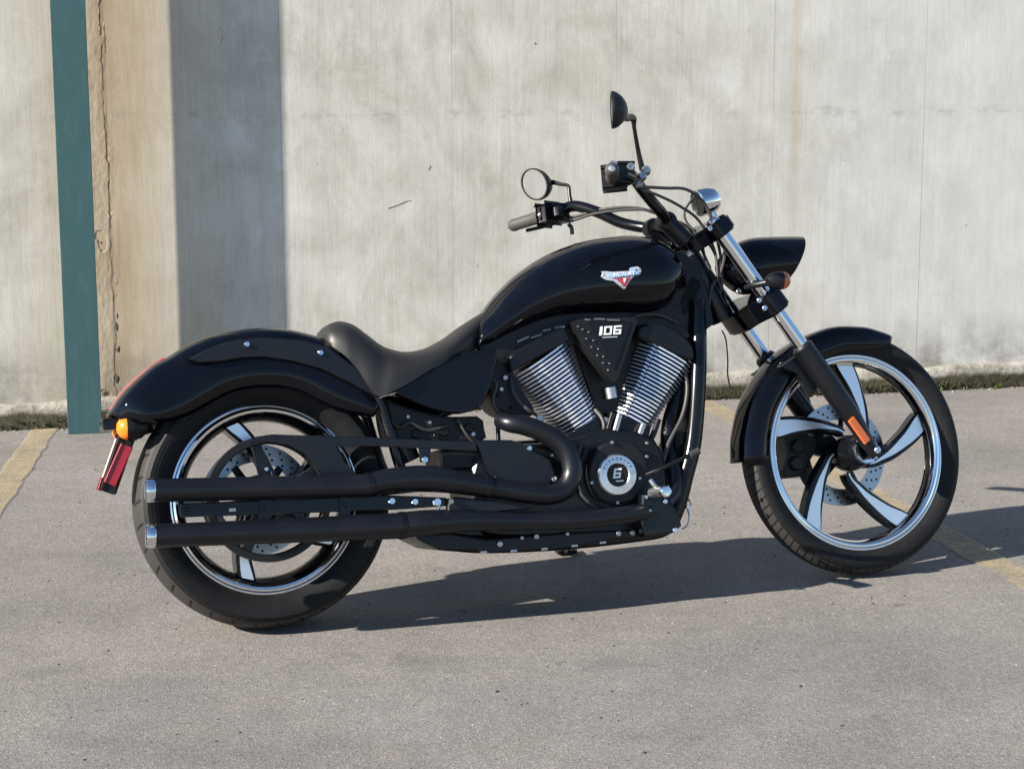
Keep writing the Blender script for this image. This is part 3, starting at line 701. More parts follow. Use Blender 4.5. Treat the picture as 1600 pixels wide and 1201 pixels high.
tank_decal('badge_shield', [c5([(640, 540), (1060, 510), (890, 750)])], REDV, .0024)
tank_decal('badge_band', [c5([(450, 385), (1030, 365), (1080, 255), (1190, 260), (1190, 350), (1290, 340), (1260, 420), (1080, 440), (560, 520), (440, 480)])], BLUEW, .0024)
me = text_mesh('VICTORY', .0145, .0004, .35, 1.0)
a_, b_ = at(948, 431, -.155), at(999, 427, -.155); dx = (b_ - a_).normalized(); cc = (a_ + b_) / 2
for v_ in me.vertices:
    q = cc + dx * v_.co.x + V((-dx.z, 0, dx.x)) * v_.co.y; v_.co = on_tank(q.x, q.z, .0042 + v_.co.z)
link('badge_lettering', me, tank, WHITE)
tank_decal('badge_vee', [c5([(850, 530), (930, 530), (900, 640), (870, 640)])], WHITE, .0038)

# ------------------------------------------------------------------ engine
crank = plate('engine', rounded(outline([(752, 700), (800, 694), (870, 690), (912, 678), (945, 668), (1008, 676), (1034, 700), (1044, 745), (1046, 800), (1020, 832), (900, 838), (760, 836), (738, 790), (738, 730)], -.115), 42), .23, ENGB, bike, .02, 3)
crank['label'] = 'black V-twin engine with bright edged cooling fins'
def cylinder(base, topp, hw0, hw1, nf, sgn):
    A, Bp = at(*base, -.040), at(*topp, -.055); A.y = Bp.y = 0; ax = (Bp - A); Ln = ax.length; ax.normalize(); t = V((ax.z, 0, -ax.x))     # t: towards the front
    cy = tube('cylinder', [A - ax * .04, A + ax * (Ln + .004)], ENGB, bike, .052, seg=28)
    for i in range(nf):
        f = i / (nf - 1); c = A + ax * (Ln * f); hw = hw0 + (hw1 - hw0) * f; dp = .072 + .030 * f; th = Ln / nf * .50
        g1 = .52 * hw * sgn
        sec = [(-hw, -.62 * dp), (-.62 * hw, -.93 * dp), (-.2 * hw, -dp), (g1 - .0035, -dp * .98), (g1 - .003, -dp + .010), (g1 + .002, -dp + .010), (g1 + .0025, -dp * .965), (.66 * hw, -.93 * dp), (hw, -.62 * dp), (hw, .62 * dp), (.62 * hw, .93 * dp), (-.62 * hw, .93 * dp), (-hw, .62 * dp)]
        if sgn < 0: sec = [(-a_, b_) for a_, b_ in reversed([(-hw, -.62 * dp), (-.62 * hw, -.93 * dp), (-.2 * hw, -dp), (-g1 - .0035, -dp * .98), (-g1 - .003, -dp + .010), (-g1 + .002, -dp + .010), (-g1 + .0025, -dp * .965), (.66 * hw, -.93 * dp), (hw, -.62 * dp), (hw, .62 * dp), (.62 * hw, .93 * dp), (-.62 * hw, .93 * dp), (-hw, .62 * dp)])]
        k = len(sec)
        v0 = [c + t * a_ + V((0, b_, 0)) - ax * th / 2 for a_, b_ in sec]; v1 = [p + ax * th for p in v0]
        fc = [tuple(range(k)), tuple(range(k, 2 * k))] + [(j, (j + 1) % k, k + (j + 1) % k, k + j) for j in range(k)]
        o = mesh('cooling_fin', v0 + v1, fc, None, cy, None)
        o.data.materials.append(ENGB); o.data.materials.append(FIN)
        for p in o.data.polygons:
            if abs(p.normal.dot(ax)) < .5: p.material_index = 1
    return cy, A, Bp, ax, t
rc = cylinder((912, 666), (845, 560), .050, .089, 21, 1)
fc_ = cylinder((988, 656), (1041, 549), .055, .085, 21, -1)
def head(px, cy):
    h = plate('cylinder_head', rounded(outline(px, -.108), 36), .216, ENGB, cy, .016, 3)
    return h
head([(799, 582), (795, 562), (806, 548), (840, 530), (878, 512), (886, 518), (890, 531), (845, 556)], rc[0])
head([(996, 526), (998, 512), (1010, 506), (1040, 506), (1074, 528), (1084, 548), (1081, 563), (1040, 544)], fc_[0])
plate('rocker_cover', rounded(outline([(815, 545), (830, 520), (880, 500), (888, 515), (845, 535)], -.08), 24), .16, ENGB, rc[0], .012, 2)
plate('rocker_cover', rounded(outline([(1005, 510), (1010, 497), (1050, 495), (1078, 520), (1070, 530), (1035, 512)], -.08), 24), .16, ENGB, fc_[0], .012, 2)
for u0, v0, u1, v1 in ((829, 528, 846, 523), (848, 517, 860, 515), (866, 513, 882, 510), (808, 534, 826, 526)):
    tube('head_bar', [at(u0, v0, -.085), at(u1, v1, -.085)], ALLOY, crank, .0035, seg=8)  # short bare alloy bars along the top of the rear head
plate('air_box', outline([(744, 540), (790, 518), (830, 498), (865, 486), (905, 480), (1000, 480), (1050, 470), (1072, 500), (1060, 518), (1000, 520), (890, 540), (812, 556), (768, 566)], -.078), .156, PLAST, crank, .01)
# cylinder bases and pushrod bosses
plate('cylinder_base', outline([(883, 680), (936, 650), (957, 688), (940, 712), (905, 712)], -.085), .17, ENGB, crank, .01, 2)
plate('cylinder_base', outline([(955, 643), (1019, 666), (1012, 698), (940, 696), (948, 668)], -.085), .17, ENGB, crank, .01, 2)
for (u0, v0, u1, v1, r_) in ((968, 648, 961, 673, .0085), (1005, 664, 996, 688, .0085), (957, 645, 946, 682, .006), (946, 682, 937, 693, .006)):
    tube('pushrod_boss', [at(u0, v0, -.098), at(u1, v1, -.104)], ALLOY if r_ > .007 else SATIN, crank, r_, seg=14)
tube('oil_line', [at(1029, 655, -.08), at(1020, 680, -.085), at(1010, 694, -.09)], SATIN, crank, .008, 10, 12)
# timing cover with its polished ring
cc = at(963.5, 741.5, -.15)
cov = plate('timing_cover', rounded(outline([(934, 701), (948, 692), (968, 689), (992, 694), (1007, 710), (1012, 736), (1007, 763), (989, 781), (964, 787), (939, 780), (924, 758), (921, 730)], -.150), 44), .06, PLAST, crank, .010, 3)
lathe('cover_dish', [(0, -.158), (.028, -.158), (.030, -.154), (.030, -.14), (0, -.14)], PLAST, cov, 56, False, (0, 1, 0), (cc.x, 0, cc.z))
lathe('cover_ring', [(.0300, -.160), (.0320, -.1625), (.0515, -.1600), (.0545, -.155), (.0545, -.145), (.0300, -.145)], BRUSH, cov, 72, True, (0, 1, 0), (cc.x, 0, cc.z))
def side_text(s, size, c, y, mt_, parent, shear=0., name='lettering', dirx=None, space=1., sx=1.):
    me = text_mesh(s, size, .0005, shear, space); d = dirx or V((1, 0, 0)); u = V((-d.z, 0, d.x))
    for v_ in me.vertices: v_.co = V((c.x, y, c.z)) + d * v_.co.x * sx + u * v_.co.y - V((0, 1, 0)) * v_.co.z
    return link(name, me, parent, mt_)
def digits(s_, h, c, y, mt_, parent, d, shear=.22, gap=.22, wk=.92, t=.2):
    """squared-off italic numerals cut from flat strokes"""
    segs = {'1': (.32, [(0, 0, .32, 1)]), '0': (wk, [(0, 0, t, 1), (wk - t, 0, wk, 1), (t, 0, wk - t, t), (t, 1 - t, wk - t, 1)]),
            '6': (wk, [(0, 0, t, 1), (t, 1 - t, wk, 1), (t, .5 - t * .55, wk - t, .5 + t * .45), (wk - t, 0, wk, .5 + t * .45), (t, 0, wk - t, t)])}
    tot = sum(segs[q][0] for q in s_) + gap * (len(s_) - 1); x0 = -tot / 2; up_ = V((-d.z, 0, d.x)); vs_, fs_ = [], []
    for q in s_:
        for a0, b0, a1, b1 in segs[q][1]:
            i_ = len(vs_)
            for yy in (0, -.0012):
                for a_, b_ in ((a0, b0), (a1, b0), (a1, b1), (a0, b1)): vs_.append(V((c.x, y + yy, c.z)) + d * ((x0 + a_ + (b_ - .5) * shear) * h) + up_ * ((b_ - .5) * h))
            fs_ += [(i_, i_ + 1, i_ + 2, i_ + 3), (i_ + 4, i_ + 5, i_ + 6, i_ + 7)] + [(i_ + k, i_ + (k + 1) % 4, i_ + 4 + (k + 1) % 4, i_ + 4 + k) for k in range(4)]
        x0 += segs[q][0] + gap
    return mesh('numeral', vs_, fs_, mt_, parent, None)
digits('6', .026, cc + V((-.001, 0, .004)), -.1585, WHITE, cov, V((1, 0, 0)), wk=.8)
box('underline', V((cc.x + .004, -.1592, cc.z - .0165)), XYZ, (.022, .001, .003), WHITE, cov, 0)
for i, ch in enumerate('OVERDRIVE'):
    a_ = R(152 - i * 124 / 8); d = V((math.cos(a_), 0, math.sin(a_)))
    side_text(ch, .0095, cc + d * .0420, -.1618, PLAST, cov, 0, 'ring_letter', V((d.z, 0, -d.x)))
for u, v_ in ((956, 691), (1010, 713), (999, 747), (924, 754), (964, 785), (1010, 692), (893, 719)): bolt(at(u, v_, -.152), .0048, cov, ALLOY)
bolt(at(946, 657, -.09), .010, crank, ALLOY)
# air-cleaner cover in the vee
vee = [(894, 503), (906, 498), (990, 495), (997, 500), (984, 540), (968, 588), (960, 596), (950, 588), (918, 548)]
ac = plate('vee_cover', outline(vee, -.122), .05, PLAST, bike, .004, 2)
plate('vee_panel', outline([(918, 506), (987, 503), (975, 540), (961, 578)], -.1245), .006, ENGB, ac, .002, 1)
digits('106', .0235, at(954, 516, -.127), -.1262, WHITE, ac, (at(970, 514.5, -.127) - at(938, 516.5, -.127)).normalized())
box('underline', at(953, 526.5, -.1262), XYZ, (.042, .001, .0016), WHITE, ac, 0)
for x, y in ((615, 150), (680, 245), (720, 310), (765, 375), (810, 435), (850, 490), (697, 193), (735, 260), (772, 325), (813, 385), (860, 440), (650, 172)):
    bolt(at(780 + x / 5, 480 + y / 5, -.1225), .0026, ac, ALLOY, 'rivet', .0025)
for u0, u1, vv in ((929, 945, 498), (948, 968, 499.5), (914, 922, 499)): tube('cover_clip', [at(u0, vv, -.124), at(u1, vv + .6, -.124)], ALLOY, ac, .0028, seg=8)
tube('intake_fitting', [at(953, 605, -.06), at(956, 622, -.06)], ALLOY, crank, .016, seg=18)
plate('throttle_body', outline([(886, 508), (1002, 503), (990, 560), (972, 640), (935, 652), (918, 600)], -.045), .09, PLAST, crank, .008)
# horn / electrics behind the rear cylinder
plate('electrics_cover', rounded(outline([(772, 560), (792, 555), (812, 600), (838, 645), (800, 650), (775, 635), (764, 605)], -.075), 26), .15, PLAST, crank, .012, 2)
for u, v_, r_ in ((783, 608, .007), (779, 617, .005), (800, 637, .006), (843, 654, .011), (789, 590, .008)): bolt(at(u, v_, -.08), r_, crank, DISCM if r_ > .006 else PLAST, 'fitting')
hoses = [([(838, 648, -.10), (826, 640, -.11), (812, 628, -.10), (800, 606, -.09), (796, 580, -.06)], .005, RUBR), ([(930, 640, -.07), (940, 652, -.09), (944, 668, -.10), (936, 690, -.11)], .006, RUBR),
         ([(1070, 575, -.07), (1074, 610, -.08), (1066, 650, -.085), (1046, 690, -.09), (1036, 720, -.10)], .006, RUBR), ([(905, 700, -.12), (902, 730, -.125), (908, 770, -.125), (930, 792, -.13)], .005, RUBR),
         ([(985, 500, -.09), (1000, 492, -.09), (1030, 492, -.085), (1060, 505, -.08)], .005, RUBR), ([(760, 585, -.10), (775, 600, -.11), (770, 625, -.11), (778, 645, -.10)], .005, RUBR)]
for pts_, r_, m_ in hoses: tube('hose', [at(*p) for p in pts_], m_, crank, r_, 28, 10)
plate('case_rib', outline([(900, 800), (1000, 796), (1000, 800), (900, 805)], -.119), .01, ENGB, crank, .001)
for u0 in range(5): tube('case_rib', [at(905 + 9 * u0, 695 + 3 * u0, -.118), at(898 + 5 * u0, 735, -.118)], ENGB, crank, .0028, seg=8)
tube('oil_filter', [at(1012, 800, -.10), at(1040, 796, -.10)], ENGB, crank, .03, seg=24)
# gearbox / sprocket side cover
plate('sprocket_cover', outline([(742, 687), (800, 687), (823, 695), (860, 718), (868, 738), (858, 760), (772, 750)], -.140), .03, SATIN, crank, .006, 2)
bolt(at(827, 700, -.142), .0075, crank); bolt(at(866, 748, -.142), .008, crank); bolt(at(862, 711, -.142), .006, crank); bolt(at(772, 747, -.142), .005, crank)
plate('gearbox', outline([(742, 690), (772, 748), (760, 770), (700, 760), (690, 705)], -.10), .20, PLAST, crank, .01, 2)
for u, v_ in ((746, 731), (753, 732)): bolt(at(u, v_, -.105), .006, crank, ALLOY, 'fitting')

# ------------------------------------------------------------------ frame
frm = tube('frame', [at(1088, 470, -.045), at(1091, 520, -.06), at(1090, 600, -.075), at(1083, 690, -.08), at(1070, 745, -.08), at(1058, 790, -.08), at(1040, 822, -.08), at(1000, 832, -.09), at(880, 845, -.10), at(760, 850, -.10), at(690, 845, -.10)], FRAME, bike, .0235, 80, 18)
o = link('frame_rail', frm.data, frm); o.scale.y = -1
plate('cradle_plate', outline([(644, 836), (660, 846), (688, 859), (742, 859), (752, 864), (884, 856), (951, 843), (1012, 838), (1012, 826), (884, 832), (760, 842), (700, 832)], -.125), .25, ENGB, frm, .006)
plate('neck_gusset', outline([(1056, 470), (1078, 420), (1105, 440), (1118, 505), (1098, 520), (1097, 560), (1082, 545), (1062, 505)], -.05), .10, FRAME, frm, .012, 3)
plate('neck_cover', rounded(outline([(1036, 486), (1044, 420), (1052, 398), (1078, 392), (1100, 432), (1092, 470), (1066, 500)], -.05), 30), .10, PLAST, frm, .01, 2)
tube('steering_head', [at(1072, 395, 0), at(1100, 440, 0), at(1130, 500, 0)], FRAME, frm, .034, 10, 20)
plate('backbone', outline([(760, 540), (860, 505), (1060, 480), (1070, 500), (870, 530), (770, 560)], -.035), .07, FRAME, frm, .01)
plate('oil_cooler', outline([(1068, 540), (1084, 545), (1080, 690), (1058, 776), (1032, 735), (1050, 696), (1066, 660)], -.055), .11, PLAST, frm, .006)
for i in range(7):
    t_ = i / 6; box('oil_cooler_fin', at(1068 - 12 * t_, 690 + 70 * t_, -.057), XYZ, (.03, .004, .003), ENGB, frm, 0)
srl = tube('seat_rail', [at(588, 612, -.105), at(598, 640, -.105), at(612, 685, -.105), at(628, 735, -.10), at(650, 760, -.09)], FRAME, frm, .014, 24, 14)
o = link('seat_rail', srl.data, frm); o.scale.y = -1
plate('battery_box', rounded(outline([(604, 622), (640, 636), (700, 650), (750, 650), (756, 664), (752, 690), (640, 690), (616, 684)], -.085), 30), .17, PLAST, frm, .01, 2)
for u, v_, r_ in ((637, 651, .006), (671, 660, .006), (681, 680, .008), (694, 674, .012), (733, 668, .013), (739, 678, .007), (612, 664, .009), (616, 676, .010), (650, 678, .012)): bolt(at(u, v_, -.088), r_, frm, DISCM if r_ in (.006, .007) else PLAST, 'fitting')
tube('cable_guide', [at(777, 648, -.09), at(779, 690, -.10)], FRAME, frm, .006, seg=10)
tube('rear_shock', [at(604, 640, -.03), at(640, 720, -.03)], ENGB, frm, .03, seg=18)
tube('wiring', [at(606, 655, -.10), at(625, 668, -.10), at(640, 660, -.095), at(668, 672, -.095), at(700, 664, -.095)], RUBR, frm, .004, 20, 8)
tube('wiring', [at(715, 655, -.095), at(730, 680, -.1), at(748, 700, -.1), at(755, 720, -.11)], RUBR, frm, .004, 20, 8)
# swing arm
for s in (-1, 1):
    sw = tube('swing_arm', [V((0, s * .115, TR)), V((.25, s * .115, TR + .012)), V((.45, s * .10, TR + .02)), V((.60, s * .07, TR + .03))], FRAME, bike, .026, 24, 16)
# belt and guard
bg_ = plate('belt_guard', outline([(388, 690), (400, 682), (425, 678), (480, 680), (560, 682), (650, 686), (745, 690), (745, 705), (660, 700), (575, 697), (526, 698), (540, 722), (562, 744), (503, 746), (491, 724), (476, 708), (450, 695), (420, 690)], -.140), .016, SATIN, bike, .004)
plate('guard_tab', outline([(655, 698), (674, 698), (672, 722), (657, 722)], -.138), .01, SATIN, bg_, .003); bolt(at(664, 718, -.139), .0095, bg_)
tube('drive_belt', [at(415, 687, -.103), at(560, 691, -.103), at(740, 698, -.103)], RUBR, bike, .008, 8, 8)
# ------------------------------------------------------------------ exhaust
ex = tube('exhaust_pipe', [(*at(575, 757, -0.2200), .0275), (*at(610, 750, -0.2190), .030), (*at(660, 747.5, -0.2170), .0335), (*at(700, 751, -0.2150), .031), (*at(740, 757, -0.2080), .0285), (*at(785, 764, -0.1994), .0268), (*at(825, 770.5, -0.1944), .0265), (*at(855, 773, -0.1876), .0265), (*at(880, 766, -0.1825), .0265), (*at(893, 745, -0.1809), .0268), (*at(893, 722, -0.1789), .0268), (*at(883, 700, -0.1741), .0268), (*at(866, 685, -0.1693), .0268), (*at(843, 673, -0.1651), .0265), (*at(818, 664, -0.1603), .026), (*at(797, 661, -0.1479), .024), (*at(782, 656, -0.1148), .022)], SATIN, bike, n=110, seg=24)
ex['label'] = 'upper exhaust pipe curling back from the rear cylinder'
mf = tube('muffler', [(*at(238, 766, -0.2250), .0285), (*at(400, 762.5, -0.2230), .0285), (*at(560, 758.5, -0.2210), .0285), (*at(572, 758, -0.2205), .0295), (*at(577, 757.5, -0.2200), .0285)], SATIN, bike, n=60, seg=32)
lo = tube('exhaust_pipe', [(*at(625, 820.5, -0.2180), .0325), (*at(660, 817, -0.2180), .0325), (*at(700, 814, -0.2170), .0300), (*at(750, 813, -0.2107), .0265), (*at(820, 813.5, -0.2000), .0235), (*at(884, 813, -0.1970), .0232), (*at(940, 809, -0.1900), .0232), (*at(985, 803, -0.1800), .0232), (*at(1015, 797, -0.1650), .023), (*at(1038, 786, -0.1400), .022), (*at(1054, 765, -0.1100), .021), (*at(1052, 730, -0.0800), .021), (*at(1044, 695, -0.0500), .021), (*at(1046, 660, -0.0300), .021), (*at(1058, 622, -0.0200), .021), (*at(1070, 590, -0.0200), .021)], SATIN, bike, n=100, seg=24)
ml = tube('muffler', [(*at(238, 837, -0.2250), .0285), (*at(430, 829.5, -0.2220), .0300), (*at(600, 822, -0.2190), .0325), (*at(622, 821, -0.2180), .0325), (*at(627, 820.5, -0.2180), .0325)], SATIN, bike, n=60, seg=32)
for m_o, (u, v_) in ((mf, (228, 766)), (ml, (229, 837))):
    a_ = at(u, v_, -.225); b_ = at(u + 12, v_ - .3, -.225); d = (b_ - a_).normalized()
    lathe('muffler_tip', [(.0235, 0.06), (.0255, 0), (.0275, -.001), (.0295, .003), (.0295, .019), (.0275, .022), (.0245, .06)], CHROME, m_o, 40, True, d, a_)
    lathe('muffler_bore', [(0, .035), (.0245, .035), (.0245, .05), (0, .05)], PLAST, m_o, 32, False, d, a_)
for (u, v_, y_, r_) in ((577, 757.5, -.2205, .0305), (628, 820.5, -.218, .0345), (760, 760, -.2045, .0295)):
    a_ = at(u - 4, v_ + (.3 if u < 700 else -1), y_); b_ = at(u + 4, v_ - (.3 if u < 700 else -1), y_)
    tube('pipe_clamp', [a_, b_], ENGB, ex if u != 628 else lo, r_, seg=32)
plate('heat_shield', outline([(700, 779), (712, 776), (760, 780), (808, 788), (830, 795), (770, 800), (700, 803)], -.216), .03, SATIN, lo, .009, 3)
tube('shield_clip', [at(703, 783, -0.2286), at(707, 783, -0.2281)], ALLOY, lo, .009, seg=14)
# bracket between the mufflers
br = plate('muffler_bracket', outline([(283, 786), (430, 780), (600, 773), (698, 777), (700, 790), (620, 796), (430, 803), (283, 808)], -.200), .02, FRAME, bike, .004)
for u, v_, r_ in ((612, 782.5, .010), (648, 783.5, .010), (683, 784, .0125), (689, 795, .005)): bolt(at(u, v_, -.202), r_, br)
for u, v_ in ((293, 795), (412, 793), (539, 789), (592, 773)): bolt(at(u, v_, -.202), .006, br, ENGB)
plate('bracket_tab', outline([(405, 780), (424, 780), (424, 826), (405, 826)], -.206), .01, FRAME, br, .003)
plate('bracket_tab', outline([(530, 775), (548, 775), (548, 820), (530, 820)], -.206), .01, FRAME, br, .003)
box('bracket_glint', at(363, 796, -0.2020), XYZ, (.018, .006, .010), ALLOY, br, .003)
# sump, foot controls, stand
sump = plate('sump', outline([(650, 836), (690, 852), (742, 856), (880, 850), (1000, 834), (1046, 826), (1040, 800), (760, 815), (660, 820)], -.09), .18, ENGB, bike, .012, 2)
for u, v_, r_ in ((781, 849.5, .009), (815, 840, .006), (838, 838, .008), (886, 834, .006), (966, 833, .0085), (988, 832, .0085), (1010, 823, .0085), (648, 837, .006)): bolt(at(u, v_, -.128), r_ * .9, sump, ALLOY)
for u, v_ in ((755, 862), (802, 860), (850, 857), (897, 852), (941, 847)): box('rail_clip', at(u, v_, -.122), XYZ, (.018, .012, .007), ALLOY, sump, .002)
fp = plate('control_mount', outline([(1004, 772), (1034, 770), (1052, 786), (1064, 806), (1066, 822), (1052, 833), (1008, 838), (1001, 812)], -.185), .07, FRAME, bike, .012, 3)
tube('foot_peg', [at(1019, 770, -.19), at(1030, 768, -.23), at(1041, 767, -.275)], ALLOY, fp, .014, 8, 16)
lathe('peg_end', [(0, -.006), (.012, -.005), (.0155, 0), (.0155, .012), (0, .012)], CHROME, fp, 24, False, (0, 1, 0), at(1041, 767, -.285))
tube('peg_lever', [at(1016, 749, -.21), at(1024, 760, -.215), at(1032, 770, -.215)], ALLOY, fp, .007, 8, 10)
tube('brake_pedal', [at(1010, 741, -.20), at(1035, 731, -.225), at(1062, 718, -.24), at(1085, 707, -.25)], FRAME, fp, .006, 20, 10)
tube('pedal_pad', [at(1078, 711, -.25), at(1092, 704, -.25)], RUBR, fp, .0095, seg=12)
for u, v_, r_ in ((1009, 776, .006), (1039, 783, .007), (1015, 797, .004), (1055, 828, .008), (1074, 792, .006)): bolt(at(u, v_, -.187), r_, fp)
tube('brake_hose', [at(1066, 826, -.15), at(1074, 820, -.15), at(1077, 806, -.15), at(1074, 792, -.14), at(1080, 788, -.14), at(1076, 780, -.12)], ALLOY, fp, .0025, 24, 8)
A = at(872, 838, .08); Bq = BI @ (ground_at(884, 866) + V((0, 0, .012)))
st = tube('side_stand', [A, A.lerp(Bq, .5) + V((.012, 0, 0)), Bq], FRAME, bike, .011, 16, 12)
box('stand_foot', Bq, (BI.to_3x3() @ hd, BI.to_3x3() @ lf, BI.to_3x3() @ zz), (.06, .04, .014), FRAME, st, .004)
plate('primary_cover', rounded([V((x, .15, z)) for x, z in ((.55, .30), (.62, .42), (.80, .44), (.98, .42), (1.04, .32), (.98, .23), (.8, .21), (.62, .22))], 40), -.05, ENGB, crank, .012, 2)

# ------------------------------------------------------------------ front end (all turns with the steering)
def fork_leg(s):
    axl = V((WB, s * .107, TF)); topz = ats(1122, 345, -.107); L0 = (topz - V((WB, -.107, TF))); ln = L0.dot(sax)
    P0 = axl + fax * .0
    # the legs run parallel to the steering axis, just ahead of it
    off = (ats(1254, 543, -.107) - V((WB, -.107, TF)));  fo = off.dot(fax)
    foot = axl + fax * 0
    base = axl + fax * fo
    up_ = lambda d: base + sax * d
    lowtop = off.dot(sax)
    low = tube('fork_lower', [(*(axl - sax * .022), .0165), (*(axl + sax * .02 + fax * fo * .1), .0195), (*(up_(lowtop * .30)), .0265), (*(up_(lowtop * .5)), .0305), (*(up_(lowtop * .97)), .0315), (*(up_(lowtop)), .0295)], ENGB, bike, n=40, seg=24)
    steer(low)
    tube('fork_tube', [up_(lowtop - .01), up_((ats(1128, 352, -.107) - base).dot(sax) if s < 0 else (ats(1128, 352, -.107) - base + V((0, .107 * 2, 0))).dot(sax))], CHROME, low, .0212, seg=32)
    lathe('fork_seal', [(.0212, 0), (.030, 0), (.029, .006), (.0235, .012), (.0212, .012)], PLAST, low, 32, True, sax, up_(lowtop - .002))
    bolt(axl + V((0, s * .022, 0)) - sax * .004, .0105, low, CHROME, 'axle_bolt', .008, (0, s, 0))
    bolt(axl + V((0, s * .019, 0)) - sax * .002 - fax * .016 - sax * .018, .004, low, CHROME, 'pinch_bolt', .006, (0, s, 0))
    c = ats(1344, 672, -.138); c.y = s * .1325
    dd = (ats(1357, 690, -.135) - ats(1332, 655, -.135)).normalized()
    box('side_reflector', c + V((0, 0, 0)), (dd, V((0, 1, 0)), V((-dd.z, 0, dd.x))), (.082, .010, .022), AMBERD, low, .003)
    return low, base, up_, lowtop
legR = fork_leg(-1); legL = fork_leg(1)
fb = legR[1].copy(); fb.y = 0
# triple clamps
def clamp(px, th, name, rear):
    c = ats(*px, -.107); d = (c - fb).dot(sax)
    o = fb + sax * d
    pts2 = [(-.145, .0), (-.14, .03), (-.107, .040), (-.07, .038), (0, .034), (.07, .038), (.107, .040), (.14, .03), (.145, 0), (.135, -.03), (.08, -.05), (.045, -rear), (-.045, -rear), (-.08, -.05), (-.135, -.03)]
    pts2 = [(p[0], p[1]) for p in crom([(a_, b_, 0.) for a_, b_ in pts2] + [(pts2[0][0], pts2[0][1], 0.)], 61)[:-1]]
    bm = bmesh.new(); f = bm.faces.new([bm.verts.new(o + fax * b_ + V((0, a_, 0)) - sax * th / 2) for a_, b_ in pts2])
    ex_ = bmesh.ops.extrude_face_region(bm, geom=[f])
    for v_ in ex_['geom']:
        if isinstance(v_, bmesh.types.BMVert): v_.co += sax * th
    bmesh.ops.recalc_face_normals(bm, faces=bm.faces)
    bmesh.ops.bevel(bm, geom=[e for fc2 in bm.faces if len(fc2.verts) == 60 for e in fc2.edges], offset=.006, segments=3, affect='EDGES')
    return steer(crisp(from_bm(name, bm, PAINT, bike, 55))), o
uc, uco = clamp((1128, 352), .046, 'triple_clamp', .080)
lc, lco = clamp((1205, 472), .064, 'triple_clamp', .080)
for y in (-.107, .107):
    lathe('fork_cap', [(0, 0), (.02, 0), (.02, .008), (.014, .012), (0, .012)], CHROME, uc, 24, False, sax, uco + V((0, y, 0)) + sax * .02)
bolt(ats(1109, 357, -.148), .0075, uc); bolt(ats(1194.5, 481, -.148), .008, lc); bolt(ats(1186, 469, -.148), .008, lc)
bolt(ats(1154, 455.5, -.09), .009, lc)
lathe('steering_nut', [(0, 0), (.022, 0), (.022, .014), (.012, .02), (0, .02)], CHROME, uc, 24, False, sax, fb - fax * .075 + sax * ((uco - fb).dot(sax) + .02))
tube('stem_collar', [ats(1072, 400, -.04), ats(1085, 391, -.04)], ALLOY, uc, .011, seg=16)

# front fender
angs = [66, 72, 82, 100, 125, 150, 168, 181]
ro = [.3615, .3615, .3615, .361, .361, .366, .371, .376]; ri = [.330, .305, .292, .287, .287, .29, .294, .300]
cx, cz = WB, TF
ff = shell('fender', [(cx + r_ * math.cos(R(a_)), cz + r_ * math.sin(R(a_))) for r_, a_ in zip(ro, angs)], [(cx + r_ * math.cos(R(a_)), cz + r_ * math.sin(R(a_))) for r_, a_ in zip(ri, angs)], [.050, .056, .060, .061, .061, .061, .060, .058], 3.6, PAINT, bike, 64, 28)
steer(ff); ff['label'] = 'short black front fender hugging the tall wheel'
for s in (-1, 1):
    a_ = ats(1217, 574, -.064); a_.y = s * .066
    b_ = legR[2](legR[3] * .86); b_.y = s * .09
    fs_ = plate('fender_stay', [V((p.x, s * .064, p.z)) for p in outline([(1212, 575), (1250, 548), (1282, 590), (1262, 622), (1240, 585)], -.066, ats)], s * .028, ENGB, ff, .005)
    bolt(a_ , .006, ff, CHROME, 'bolt', .006, (0, s, 0))
# caliper on the left leg
cp = steer(plate('brake_caliper', rounded([V((p.x, .045, p.z)) for p in outline([(1224, 684), (1232, 676), (1262, 676), (1275, 690), (1274, 705), (1264, 722), (1256, 742), (1232, 745), (1222, 735), (1228, 710)], .05, ats)], 30), .075, PLAST, bike, .008, 2))
for u, v_ in ((1246, 697), (1243, 724)): lathe('caliper_piston', [(0, -.012), (.016, -.012), (.020, -.008), (.021, .004), (0, .004)], ENGB, cp, 24, False, (0, 1, 0), ats(u, v_, .044))
plate('caliper_hanger', outline([(1255, 668), (1285, 664), (1312, 690), (1310, 712), (1285, 712), (1262, 705)], .075, ats), .03, PLAST, cp, .005)
for u, v_, r_ in ((1238, 704, .006), (1237, 726, .006), (1265, 675, .010), (1290, 678, .009), (1229, 690, .005)): bolt(ats(u, v_, .044), r_, cp, ALLOY if r_ > .008 else ENGB)
plate('leg_bracket', outline([(1232, 596), (1252, 590), (1268, 628), (1262, 648), (1246, 640)], .088, ats), .04, ENGB, legL[0], .006); bolt(ats(1259, 634, .086), .009, legL[0], CHROME)

